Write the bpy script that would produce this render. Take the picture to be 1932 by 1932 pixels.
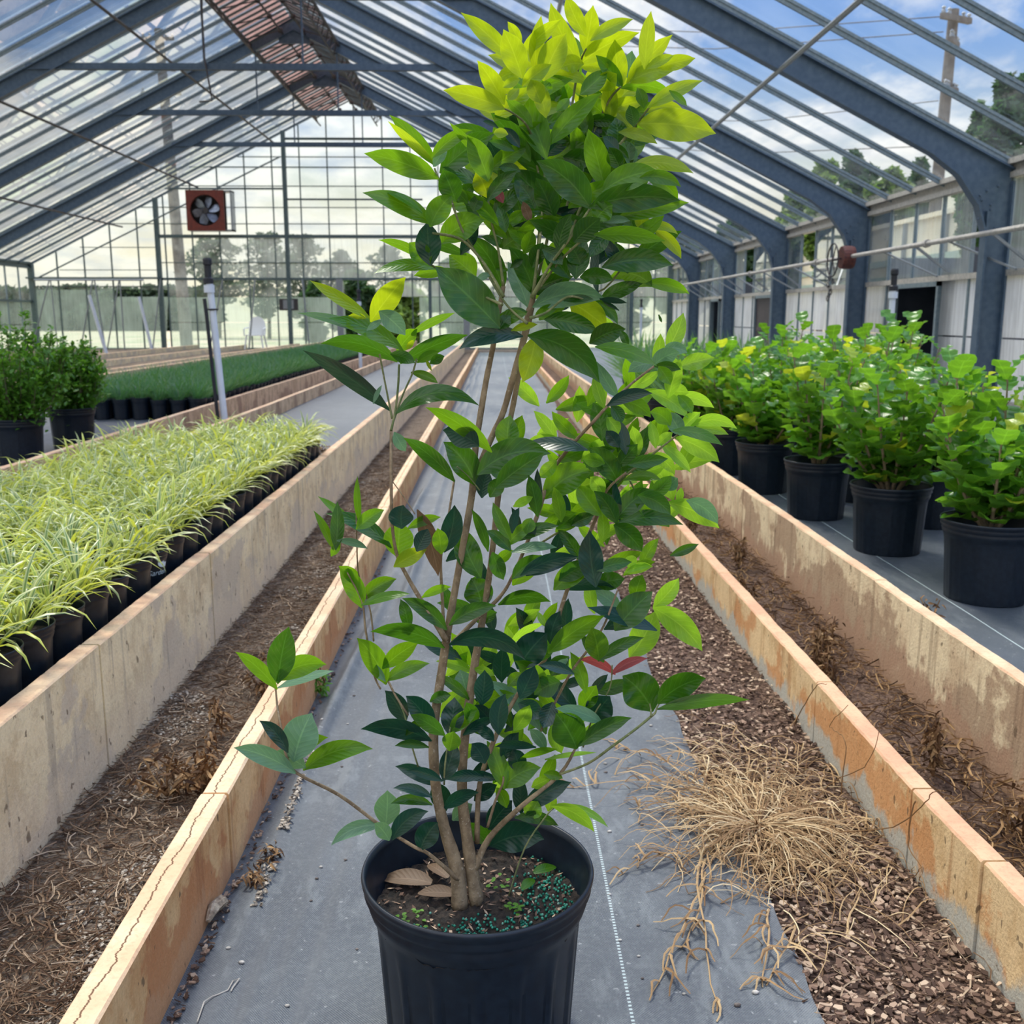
import bpy, math, random
import numpy as np
from mathutils import Vector, Matrix, noise as mnoise
for o in list(bpy.data.objects): bpy.data.objects.remove(o)
S = bpy.context.scene; COL = S.collection
R = math.radians
rnd = random.Random(7)

# ---------------------------------------------------------------- camera
H = 1.15; YAW = R(0.93); PIT = R(10.97); F = 1900.0
cd = bpy.data.cameras.new('camera'); cam = bpy.data.objects.new('camera', cd); COL.objects.link(cam)
cam.location = (0, 0, H); cam.rotation_euler = (R(90) - PIT, 0, -YAW)
cd.sensor_width = 36; cd.lens = F / 1932 * 36; cd.clip_start = 0.05; cd.clip_end = 500
cd.dof.use_dof = True; cd.dof.focus_distance = 1.48; cd.dof.aperture_fstop = 11
S.camera = cam
# ---------------------------------------------------------------- exposure
vs = S.view_settings; vs.view_transform = 'Standard'; vs.look = 'None'; vs.gamma = 1; vs.use_curve_mapping = False
vs.exposure = 0.06
# ---------------------------------------------------------------- sky
w = bpy.data.worlds.new('sky'); S.world = w; w.use_nodes = True
nt = w.node_tree; nt.nodes.clear()
def wn(t, **k):
    n = nt.nodes.new(t)
    for a, b in k.items(): setattr(n, a, b)
    return n
def wl(a, b): nt.links.new(a, b)
def wm(op, a, b=None, c=None):
    n = wn('ShaderNodeMath', operation=op)
    for i, v in enumerate((a, b, c)):
        if v is None: continue
        if isinstance(v, (int, float)): n.inputs[i].default_value = v
        else: wl(v, n.inputs[i])
    return n.outputs[0]
tc = wn('ShaderNodeTexCoord'); sp = wn('ShaderNodeSeparateXYZ'); wl(tc.outputs['Generated'], sp.inputs[0])
zc = wm('MAXIMUM', sp.outputs[2], 0.0)
den = wm('ADD', zc, 0.16)
cx = wm('DIVIDE', sp.outputs[0], den); cyy = wm('DIVIDE', sp.outputs[1], den)
cb = wn('ShaderNodeCombineXYZ'); wl(cx, cb.inputs[0]); wl(cyy, cb.inputs[1])
mp = wn('ShaderNodeMapping'); mp.inputs['Scale'].default_value = (1.5, 1.0, 1); mp.inputs['Location'].default_value = (3.1, 0.4, 0); wl(cb.outputs[0], mp.inputs[0])
n1 = wn('ShaderNodeTexNoise'); n1.inputs['Scale'].default_value = 1.35; n1.inputs['Detail'].default_value = 9; n1.inputs['Roughness'].default_value = 0.58; n1.inputs['Distortion'].default_value = 0.25
wl(mp.outputs[0], n1.inputs[0])
n2 = wn('ShaderNodeTexNoise'); n2.inputs['Scale'].default_value = 3.2; n2.inputs['Detail'].default_value = 7; wl(mp.outputs[0], n2.inputs[0])
gr = wn('ShaderNodeValToRGB'); wl(sp.outputs[2], gr.inputs[0])
e = gr.color_ramp.elements; e[0].position = 0.0; e[0].color = (0.98, 0.86, 0.62, 1); e[1].position = 0.62; e[1].color = (0.08, 0.20, 0.58, 1)
for p_, c_ in ((0.05, (0.90, 0.80, 0.60, 1)), (0.13, (0.60, 0.68, 0.68, 1)), (0.22, (0.24, 0.40, 0.70, 1)), (0.34, (0.15, 0.31, 0.72, 1))):
    k_ = gr.color_ramp.elements.new(p_); k_.color = c_
cr = wn('ShaderNodeValToRGB'); wl(wm('SUBTRACT', n1.outputs[0], wm('MULTIPLY', sp.outputs[0], 0.11)), cr.inputs[0])
e = cr.color_ramp.elements; e[0].position = 0.40; e[0].color = (0, 0, 0, 1); e[1].position = 0.54; e[1].color = (1, 1, 1, 1)
cc = wn('ShaderNodeValToRGB'); wl(n2.outputs[0], cc.inputs[0])
e = cc.color_ramp.elements; e[0].position = 0.35; e[0].color = (0.52, 0.60, 0.74, 1); e[1].position = 0.56; e[1].color = (0.98, 0.97, 0.95, 1)
mx = wn('ShaderNodeMixRGB'); mx.inputs[0].default_value = 1; wl(cr.outputs[0], mx.inputs[0]); wl(gr.outputs[0], mx.inputs[1]); wl(cc.outputs[0], mx.inputs[2])
# cream haze low on the horizon
hz = wn('ShaderNodeMapRange'); wl(sp.outputs[2], hz.inputs[0]); hz.inputs[1].default_value = 0.0; hz.inputs[2].default_value = 0.17; hz.inputs[3].default_value = 0.75; hz.inputs[4].default_value = 0.0
m2 = wn('ShaderNodeMixRGB'); wl(hz.outputs[0], m2.inputs[0]); wl(mx.outputs[0], m2.inputs[1]); m2.inputs[2].default_value = (1.0, 0.90, 0.66, 1)
zb = wn('ShaderNodeMapRange'); wl(sp.outputs[2], zb.inputs[0]); zb.inputs[1].default_value = 0.33; zb.inputs[2].default_value = 0.75; zb.inputs[3].default_value = 1.12; zb.inputs[4].default_value = 2.7   # unseen upper sky brightened to add light inside the house
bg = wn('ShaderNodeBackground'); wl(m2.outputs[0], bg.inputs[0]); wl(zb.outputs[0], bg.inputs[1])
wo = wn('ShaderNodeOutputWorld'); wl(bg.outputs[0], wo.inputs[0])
# ---------------------------------------------------------------- sun behind thin cloud, ahead and to the left
sd = bpy.data.lights.new('sun', 'SUN'); sd.energy = 3.6; sd.angle = R(12); sd.color = (1.0, 0.93, 0.80)
so = bpy.data.objects.new('sun', sd); COL.objects.link(so)
sdir = Vector((0.20, -0.55, -0.95)).normalized(); so.rotation_euler = sdir.to_track_quat('-Z', 'Y').to_euler(); so.location = (-4, 8, 12)

# ---------------------------------------------------------------- helpers
CP, SP_, CY_, SY_ = math.cos(PIT), math.sin(PIT), math.cos(YAW), math.sin(YAW)
FW = Vector((SY_*CP, CY_*CP, -SP_)); RT = Vector((CY_, -SY_, 0)); UP = RT.cross(FW)
CAM = Vector((0, 0, H))
def ray(x, y): return FW + RT*((x-966)/F) + UP*((966-y)/F)
def at_y(x, y, Y):
    r = ray(x, y); return CAM + r*(Y/r.y)
def at_z(x, y, z=0.0):
    r = ray(x, y); return CAM + r*((z-H)/r.z)

class MB:
    def __init__(s): s.v = []; s.f = []; s.m = []; s.uv = []; s.hasuv = False
    def add(s, vs_, fs, m=0, uvs=None):
        b = len(s.v); s.v += [tuple(p) for p in vs_]
        for f in fs: s.f.append(tuple(i+b for i in f)); s.m.append(m)
        if uvs is not None: s.hasuv = True; s.uv += list(uvs)
        else: s.uv += [(0, 0)]*len(vs_)
    def box(s, x0, x1, y0, y1, z0, z1, m=0):
        s.add([(x0,y0,z0),(x1,y0,z0),(x1,y1,z0),(x0,y1,z0),(x0,y0,z1),(x1,y0,z1),(x1,y1,z1),(x0,y1,z1)],
              [(0,3,2,1),(4,5,6,7),(0,1,5,4),(1,2,6,5),(2,3,7,6),(3,0,4,7)], m)
    def bar(s, a, b, w_, h_, m=0, upv=(0, 0, 1)):
        a = Vector(a); b = Vector(b); d = (b-a).normalized(); u = Vector(upv)
        if abs(d.dot(u)) > 0.98: u = Vector((0, 1, 0))
        sx = d.cross(u).normalized(); sz = sx.cross(d).normalized()
        vs_ = []
        for p in (a, b):
            for i, j in ((-1,-1),(1,-1),(1,1),(-1,1)): vs_.append(p + sx*(i*w_/2) + sz*(j*h_/2))
        s.add(vs_, [(0,1,2,3),(7,6,5,4),(0,4,5,1),(1,5,6,2),(2,6,7,3),(3,7,4,0)], m)
    def tube(s, pts, rad, n=8, m=0, cap=True):
        pts = [Vector(p) for p in pts]
        if not hasattr(rad, '__len__'): rad = [rad]*len(pts)
        vs_ = []; prev = None
        for i, p in enumerate(pts):
            d = (pts[min(i+1, len(pts)-1)] - pts[max(i-1, 0)]).normalized()
            if prev is None:
                u = Vector((0, 0, 1)) if abs(d.z) < 0.9 else Vector((1, 0, 0))
                sx = d.cross(u).normalized()
            else:
                sx = (prev - d*prev.dot(d)).normalized()
            prev = sx; sy = d.cross(sx)
            for k in range(n):
                t = 2*math.pi*k/n; vs_.append(p + (sx*math.cos(t) + sy*math.sin(t))*rad[i])
        fs = []
        for i in range(len(pts)-1):
            for k in range(n):
                a = i*n+k; b = i*n+(k+1) % n; fs.append((a, b, b+n, a+n))
        if cap: fs.append(tuple(range(n-1, -1, -1))); fs.append(tuple((len(pts)-1)*n+k for k in range(n)))
        s.add(vs_, fs, m)
    def lathe(s, prof, n=32, m=0, c=(0, 0, 0), fn=None):
        vs_ = []
        for r_, z_ in prof:
            for k in range(n):
                t = 2*math.pi*k/n; rr = r_ + (fn(t, r_, z_) if fn else 0)
                vs_.append((c[0]+rr*math.cos(t), c[1]+rr*math.sin(t), c[2]+z_))
        fs = []
        for i in range(len(prof)-1):
            for k in range(n):
                a = i*n+k; b = i*n+(k+1) % n; fs.append((a, b, b+n, a+n))
        s.add(vs_, fs, m)
    def ball(s, c, r, n=6, m=0, sq=(1, 1, 1)):
        vs_ = [(c[0], c[1], c[2]-r*sq[2])]
        for i in range(1, n):
            p = -math.pi/2 + math.pi*i/n
            for k in range(n):
                t = 2*math.pi*k/n
                vs_.append((c[0]+r*sq[0]*math.cos(p)*math.cos(t), c[1]+r*sq[1]*math.cos(p)*math.sin(t), c[2]+r*sq[2]*math.sin(p)))
        vs_.append((c[0], c[1], c[2]+r*sq[2])); L = len(vs_)-1
        fs = [(0, 1+(k+1) % n, 1+k) for k in range(n)]
        for i in range(n-2):
            for k in range(n):
                a = 1+i*n+k; b = 1+i*n+(k+1) % n; fs.append((a, b, b+n, a+n))
        fs += [(L, L-n+k, L-n+(k+1) % n) for k in range(n)]
        s.add(vs_, fs, m)
    def mesh(s, name, mats):
        me = bpy.data.meshes.new(name); me.from_pydata(s.v, [], s.f)
        if not isinstance(mats, (list, tuple)): mats = [mats]
        for m_ in mats: me.materials.append(m_)
        me.polygons.foreach_set('material_index', s.m)
        if s.hasuv:
            ul = me.uv_layers.new(name='UVMap')
            li = np.empty(len(me.loops), dtype=np.int32); me.loops.foreach_get('vertex_index', li)
            ul.data.foreach_set('uv', np.array(s.uv, dtype=np.float32)[li].ravel())
        return me
    def build(s, name, mats, parent=None, smooth=False):
        if parent is not None:
            L = parent.get('_o'); L = Vector(L) if L is not None else Vector((0, 0, 0))
            if L.length: s.v = [(p[0]-L.x, p[1]-L.y, p[2]-L.z) for p in s.v]
        me = s.mesh(name, mats)
        if smooth: me.polygons.foreach_set('use_smooth', [True]*len(me.polygons))
        me.update()
        o = bpy.data.objects.new(name, me); COL.objects.link(o)
        if parent is not None: o.parent = parent
        return o
def tag(o, label=None, cat=None, group=None, kind=None):
    if label: o['label'] = label
    if cat: o['category'] = cat
    if group: o['group'] = group
    if kind: o['kind'] = kind
    return o
ORIG = []
def empty(name, loc=(0, 0, 0), label=None, cat=None, group=None, kind=None):
    o = bpy.data.objects.new(name, None); COL.objects.link(o); o.location = loc; o.empty_display_size = 0.1
    o['_o'] = tuple(loc); ORIG.append(o)
    return tag(o, label, cat, group, kind)
def copy_tree(o, parent=None):
    c = o.copy(); COL.objects.link(c)
    if parent is not None: c.parent = parent
    for ch in [x for x in o.children]: copy_tree(ch, c)
    return c
def place(o, x, y, z, rz, s=1.0):
    o.location = (x, y, z); o.rotation_euler = (0, 0, rz); o.scale = (s, s, s)

# ---------------------------------------------------------------- materials
def NM(name):
    m = bpy.data.materials.new(name); m.use_nodes = True; t = m.node_tree; t.nodes.clear()
    out = t.nodes.new('ShaderNodeOutputMaterial'); return m, t, out
def nd(t, ty, **k):
    n = t.nodes.new(ty)
    for a, b in k.items(): setattr(n, a, b)
    return n
def setin(t, n, i, v):
    if hasattr(v, 'is_output') or isinstance(v, bpy.types.NodeSocket): t.links.new(v, n.inputs[i])
    else: n.inputs[i].default_value = v
def mth(t, op, a, b=0.0, c=0.0):
    n = nd(t, 'ShaderNodeMath', operation=op)
    setin(t, n, 0, a); setin(t, n, 1, b); setin(t, n, 2, c); return n.outputs[0]
def c4(c): return (c[0], c[1], c[2], 1)
def mixc(t, f, a, b, blend='MIX'):
    n = nd(t, 'ShaderNodeMixRGB', blend_type=blend); setin(t, n, 0, f)
    setin(t, n, 1, c4(a) if isinstance(a, tuple) else a); setin(t, n, 2, c4(b) if isinstance(b, tuple) else b); return n.outputs[0]
def noi(t, vec, scale, detail=4, rough=0.5, sc=None):
    if sc is not None:
        mp_ = nd(t, 'ShaderNodeMapping'); mp_.inputs['Scale'].default_value = sc; t.links.new(vec, mp_.inputs[0]); vec = mp_.outputs[0]
    n = nd(t, 'ShaderNodeTexNoise'); t.links.new(vec, n.inputs[0]); n.inputs['Scale'].default_value = scale
    n.inputs['Detail'].default_value = detail; n.inputs['Roughness'].default_value = rough; return n.outputs[0]
def ramp(t, v, stops):
    n = nd(t, 'ShaderNodeValToRGB'); t.links.new(v, n.inputs[0]); els = n.color_ramp.elements
    els[0].position, els[0].color = stops[0][0], c4(stops[0][1]); els[1].position, els[1].color = stops[-1][0], c4(stops[-1][1])
    for p, c in stops[1:-1]:
        k = els.new(p); k.color = c4(c)
    return n.outputs[0]
def step(t, v, a, b):
    n = nd(t, 'ShaderNodeMapRange', interpolation_type='SMOOTHSTEP'); t.links.new(v, n.inputs[0]) if isinstance(v, bpy.types.NodeSocket) else None
    n.inputs[1].default_value = a; n.inputs[2].default_value = b; return n.outputs[0]
def prin(t, out, col, rough=0.6, metal=0.0, bump=None, bstr=0.3, bdist=0.01, spec=0.5):
    p = nd(t, 'ShaderNodeBsdfPrincipled'); setin(t, p, 'Base Color', c4(col) if isinstance(col, tuple) else col)
    setin(t, p, 'Roughness', rough); p.inputs['Metallic'].default_value = metal; p.inputs['Specular IOR Level'].default_value = spec
    if bump is not None:
        b = nd(t, 'ShaderNodeBump'); b.inputs['Strength'].default_value = bstr; b.inputs['Distance'].default_value = bdist
        t.links.new(bump, b.inputs['Height']); t.links.new(b.outputs[0], p.inputs['Normal'])
    if out is not None: t.links.new(p.outputs[0], out.inputs[0])
    return p
def geo(t): return nd(t, 'ShaderNodeNewGeometry')
def simple(name, c1, c2=None, scale=20, rough=0.6, metal=0.0, bstr=0.2, bdist=0.004, island=False, spec=0.5):
    m, t, out = NM(name); tc_ = nd(t, 'ShaderNodeTexCoord'); v = tc_.outputs['Object']
    n = noi(t, v, scale, 5)
    f = ramp(t, n, [(0.35, (0, 0, 0)), (0.65, (1, 1, 1))])
    if island: f = geo(t).outputs['Random Per Island']
    col = mixc(t, f, c1, c2 or c1)
    prin(t, out, col, rough, metal, n, bstr, bdist, spec); return m

def leaf_mat(name, top, under, trans, tfac=0.5, rough=0.35, var=0.25, vein=0.35, spec=0.5):
    """thin leaf: reflecting skin plus light that passes through it; midrib, side veins and pale rim from the UVs"""
    m, t, out = NM(name); g = geo(t)
    uvn = nd(t, 'ShaderNodeUVMap'); s = nd(t, 'ShaderNodeSeparateXYZ'); t.links.new(uvn.outputs[0], s.inputs[0])
    u, v = s.outputs[0], s.outputs[1]
    av = mth(t, 'ABSOLUTE', mth(t, 'SUBTRACT', mth(t, 'MULTIPLY', v, 2.0), 1.0))
    mid = mth(t, 'SUBTRACT', 1.0, step(t, av, 0.02, 0.07))
    wv = mth(t, 'SINE', mth(t, 'MULTIPLY', mth(t, 'SUBTRACT', mth(t, 'MULTIPLY', u, 9.0), mth(t, 'MULTIPLY', av, 2.2)), 6.283))
    sv = mth(t, 'MULTIPLY', step(t, wv, 0.86, 1.0), 0.5)
    rim = step(t, av, 0.93, 1.0)
    vf = mth(t, 'MULTIPLY', mth(t, 'MAXIMUM', mth(t, 'MAXIMUM', mid, sv), rim), vein)
    ri = g.outputs['Random Per Island']
    nz = noi(t, uvn.outputs[0], 6, 4)
    k = mth(t, 'ADD', 1.0-var/2, mth(t, 'MULTIPLY', ri, var))
    k = mth(t, 'MULTIPLY', k, mth(t, 'ADD', 0.85, mth(t, 'MULTIPLY', nz, 0.3)))
    kc = nd(t, 'ShaderNodeCombineXYZ'); [t.links.new(k, kc.inputs[i]) for i in range(3)]
    base = mixc(t, g.outputs['Backfacing'], top, under)
    base = mixc(t, 1.0, base, kc.outputs[0], 'MULTIPLY')
    light = tuple(min(1, c*1.6+0.06) for c in trans)
    base = mixc(t, vf, base, light)
    p = prin(t, None, base, rough, bump=mth(t, 'ADD', wv, mid), bstr=0.15, bdist=0.0006, spec=spec)
    tr = nd(t, 'ShaderNodeBsdfTranslucent'); tcx = mixc(t, 1.0, trans, kc.outputs[0], 'MULTIPLY'); tcx = mixc(t, vf, tcx, light); t.links.new(tcx, tr.inputs[0])
    mxs = nd(t, 'ShaderNodeMixShader'); mxs.inputs[0].default_value = tfac
    t.links.new(p.outputs[0], mxs.inputs[1]); t.links.new(tr.outputs[0], mxs.inputs[2]); t.links.new(mxs.outputs[0], out.inputs[0]); return m
def blade_mat(name, a, b, trans, tfac=0.4, rough=0.4):
    m, t, out = NM(name); g = geo(t)
    uvn = nd(t, 'ShaderNodeUVMap'); s = nd(t, 'ShaderNodeSeparateXYZ'); t.links.new(uvn.outputs[0], s.inputs[0])
    av = mth(t, 'ABSOLUTE', mth(t, 'SUBTRACT', mth(t, 'MULTIPLY', s.outputs[1], 2.0), 1.0))
    col = mixc(t, step(t, av, 0.3, 0.6), a, b)
    col = mixc(t, mth(t, 'MULTIPLY', g.outputs['Random Per Island'], 0.5), col, tuple(c*0.5 for c in a))
    p = prin(t, None, col, rough)
    tr = nd(t, 'ShaderNodeBsdfTranslucent'); tr.inputs[0].default_value = c4(trans)
    mxs = nd(t, 'ShaderNodeMixShader'); mxs.inputs[0].default_value = tfac
    t.links.new(p.outputs[0], mxs.inputs[1]); t.links.new(tr.outputs[0], mxs.inputs[2]); t.links.new(mxs.outputs[0], out.inputs[0]); return m
def glass_mat(name, tint=(0.93, 0.97, 0.97), refl=0.9, dirt=0.04, dirtcol=(0.7, 0.75, 0.72)):
    m, t, out = NM(name); tc_ = nd(t, 'ShaderNodeTexCoord')
    tr = nd(t, 'ShaderNodeBsdfTransparent'); tr.inputs[0].default_value = c4(tint)
    gl = nd(t, 'ShaderNodeBsdfGlossy'); gl.inputs['Roughness'].default_value = 0.02
    fr = nd(t, 'ShaderNodeFresnel'); fr.inputs[0].default_value = 1.45
    a = nd(t, 'ShaderNodeMixShader'); t.links.new(mth(t, 'MULTIPLY', fr.outputs[0], refl), a.inputs[0]); t.links.new(tr.outputs[0], a.inputs[1]); t.links.new(gl.outputs[0], a.inputs[2])
    df = nd(t, 'ShaderNodeBsdfTranslucent'); df.inputs[0].default_value = c4(dirtcol)
    n = noi(t, tc_.outputs['Object'], 1.3, 6, 0.6)
    f = mth(t, 'MULTIPLY', step(t, n, 0.3, 0.75), dirt*2)
    b = nd(t, 'ShaderNodeMixShader'); t.links.new(f, b.inputs[0]); t.links.new(a.outputs[0], b.inputs[1]); t.links.new(df.outputs[0], b.inputs[2])
    t.links.new(b.outputs[0], out.inputs[0]); return m
def frost_mat(name, col, clear=0.35, tint=(0.8, 0.9, 0.86)):
    m, t, out = NM(name); tc_ = nd(t, 'ShaderNodeTexCoord')
    n = noi(t, tc_.outputs['Object'], 1.1, 6, 0.6, (1, 1, 0.6)); n2_ = noi(t, tc_.outputs['Object'], 9, 4, 0.5, (3, 3, 0.15))
    f = mth(t, 'MULTIPLY', n, n2_)
    c_ = mixc(t, step(t, f, 0.12, 0.38), tuple(x*0.72 for x in col), col)
    df = nd(t, 'ShaderNodeBsdfDiffuse'); t.links.new(c_, df.inputs[0])
    tl = nd(t, 'ShaderNodeBsdfTranslucent'); t.links.new(c_, tl.inputs[0])
    a = nd(t, 'ShaderNodeMixShader'); a.inputs[0].default_value = 0.6; t.links.new(df.outputs[0], a.inputs[1]); t.links.new(tl.outputs[0], a.inputs[2])
    tr = nd(t, 'ShaderNodeBsdfTransparent'); tr.inputs[0].default_value = c4(tint)
    b = nd(t, 'ShaderNodeMixShader'); t.links.new(mth(t, 'SUBTRACT', clear+0.15, mth(t, 'MULTIPLY', n, 0.3)), b.inputs[0])
    t.links.new(a.outputs[0], b.inputs[1]); t.links.new(tr.outputs[0], b.inputs[2]); t.links.new(b.outputs[0], out.inputs[0]); return m

def concrete(name, hi, lo, stain, grey, zt, seed=0, greyamt=0.8):
    """cast concrete: mottled cream and tan, sharp edged damp blotches, run-down streaks, pits and fine grain"""
    m, t, out = NM(name); tc_ = nd(t, 'ShaderNodeTexCoord'); mp_ = nd(t, 'ShaderNodeMapping'); mp_.inputs['Location'].default_value = (seed*3.7, seed*1.9, seed)
    t.links.new(tc_.outputs['Object'], mp_.inputs[0]); v = mp_.outputs[0]
    s = nd(t, 'ShaderNodeSeparateXYZ'); t.links.new(tc_.outputs['Object'], s.inputs[0]); z = mth(t, 'DIVIDE', s.outputs[2], zt)
    big = noi(t, v, 3.0, 8, 0.62); med = noi(t, v, 11, 7, 0.65, (1, 1, 0.6)); fine = noi(t, v, 130, 4, 0.6); strk = noi(t, v, 9, 6, 0.65, (1, 1.8, 0.10)); b2 = noi(t, v, 5.5, 8, 0.7, (1, 0.8, 1.2))
    c_ = mixc(t, step(t, med, 0.40, 0.60), lo, hi)
    c_ = mixc(t, mth(t, 'MULTIPLY', step(t, b2, 0.50, 0.56), 0.55), c_, tuple(min(1, x*1.12) for x in hi))
    zb = mth(t, 'MULTIPLY', mth(t, 'SUBTRACT', 0.62, z), 0.16)
    c_ = mixc(t, mth(t, 'MULTIPLY', step(t, mth(t, 'ADD', big, zb), 0.515, 0.56), 0.75), c_, stain)
    c_ = mixc(t, mth(t, 'MULTIPLY', step(t, strk, 0.54, 0.66), 0.55), c_, tuple(x*0.62 for x in stain))
    gz = mth(t, 'ADD', z, mth(t, 'MULTIPLY', mth(t, 'SUBTRACT', med, 0.5), 1.3))
    c_ = mixc(t, mth(t, 'MULTIPLY', mth(t, 'SUBTRACT', 1.0, step(t, gz, 0.28, 0.46)), greyamt), c_, grey)
    pits = noi(t, v, 45, 3, 0.5, (1, 1, .6))
    c_ = mixc(t, mth(t, 'MULTIPLY', step(t, pits, 0.66, 0.71), 0.75), c_, (0.13, 0.085, 0.05))
    c_ = mixc(t, mth(t, 'MULTIPLY', step(t, fine, 0.4, 0.7), 0.22), c_, tuple(x*0.6 for x in lo))
    hgt = mth(t, 'ADD', fine, mth(t, 'MULTIPLY', med, 2.0))
    prin(t, out, c_, 0.88, bump=hgt, bstr=0.6, bdist=0.003, spec=0.25); return m
def ctop(name, col, col2, crack_x=None):
    m, t, out = NM(name); tc_ = nd(t, 'ShaderNodeTexCoord'); v = tc_.outputs['Object']
    fine = noi(t, v, 90, 5, 0.7); med = noi(t, v, 8, 5)
    c_ = mixc(t, step(t, med, 0.35, 0.65), col2, col)
    c_ = mixc(t, mth(t, 'MULTIPLY', step(t, fine, 0.45, 0.7), 0.35), c_, tuple(x*0.6 for x in col2))
    hg = fine
    if crack_x is not None:
        s = nd(t, 'ShaderNodeSeparateXYZ'); t.links.new(v, s.inputs[0])
        y2 = nd(t, 'ShaderNodeCombineXYZ'); t.links.new(s.outputs[1], y2.inputs[1])
        wob = noi(t, y2.outputs[0], 9, 8, 0.75)
        off = mth(t, 'ADD', mth(t, 'MULTIPLY', mth(t, 'SUBTRACT', wob, 0.5), 0.05), crack_x)
        d = mth(t, 'ABSOLUTE', mth(t, 'SUBTRACT', s.outputs[0], off))
        k = mth(t, 'SUBTRACT', 1.0, step(t, d, 0.0008, 0.0022))
        c_ = mixc(t, mth(t, 'MULTIPLY', k, 0.9), c_, (0.09, 0.04, 0.02))
    prin(t, out, c_, 0.9, bump=hg, bstr=0.6, bdist=0.004, spec=0.2); return m
# ================================================================ materials in use
M = {}
M['steel'] = simple('slate_steel', (0.048, 0.086, 0.140), (0.075, 0.118, 0.175), 14, 0.45, 0.0, 0.15, 0.002)
M['bar'] = simple('glazing_bar_paint', (0.13, 0.185, 0.22), (0.20, 0.25, 0.28), 30, 0.5)
M['galv'] = simple('galvanised_pipe', (0.30, 0.33, 0.36), (0.22, 0.24, 0.27), 40, 0.4, 0.5)
M['rail'] = simple('weathered_aluminium', (0.50, 0.47, 0.43), (0.34, 0.33, 0.31), 25, 0.55)
M['darkrail'] = simple('green_black_rail', (0.06, 0.10, 0.11), (0.10, 0.14, 0.14), 25, 0.5)
M['glass'] = glass_mat('roof_glass', (0.96, 0.985, 1.0), 0.6, 0.03)
M['clear'] = glass_mat('wall_glass', (0.90, 0.95, 0.94), 0.8, 0.10, (0.75, 0.82, 0.78))
M['haze'] = frost_mat('hazy_glass', (0.85, 0.92, 0.88), 0.66, (0.9, 0.96, 0.94))
M['frost'] = frost_mat('frosted_sheet', (0.60, 0.74, 0.65), 0.62, (0.84, 0.95, 0.88))
M['frostw'] = frost_mat('milky_sheet', (0.86, 0.90, 0.93), 0.14)
M['pvc'] = simple('white_pvc', (0.62, 0.68, 0.78), (0.70, 0.76, 0.84), 8, 0.35)
M['rubber'] = simple('black_rubber', (0.012, 0.014, 0.02), (0.02, 0.022, 0.03), 50, 0.6)
M['pot'] = simple('black_pot_plastic', (0.0028, 0.007, 0.015), (0.006, 0.013, 0.024), 60, 0.40, 0, 0.1, 0.0008, False, .4)
M['soil'] = simple('potting_soil', (0.006, 0.005, 0.004), (0.035, 0.024, 0.017), 90, 0.95, 0, 1.0, 0.01)
M['redfan'] = simple('rust_red_paint', (0.19, 0.032, 0.018), (0.12, 0.024, 0.016), 12, 0.6)
M['blade'] = simple('fan_blade_metal', (0.26, 0.30, 0.38), (0.16, 0.18, 0.24), 10, 0.35, 0.6)
M['ventpanel'] = frost_mat('pink_brown_sheet', (0.62, 0.38, 0.34), 0.25, (0.8, 0.6, 0.55))
M['iron'] = simple('dark_iron', (0.03, 0.03, 0.035), (0.06, 0.05, 0.05), 30, 0.6)
M['rust'] = simple('rusty_gearbox', (0.16, 0.045, 0.03), (0.08, 0.03, 0.03), 30, 0.7)
M['wood'] = simple('pole_wood', (0.10, 0.085, 0.075), (0.16, 0.14, 0.12), 6, 0.9)
M['plastic_w'] = simple('white_plastic', (0.85, 0.86, 0.85), None, 10, 0.4)

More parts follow.
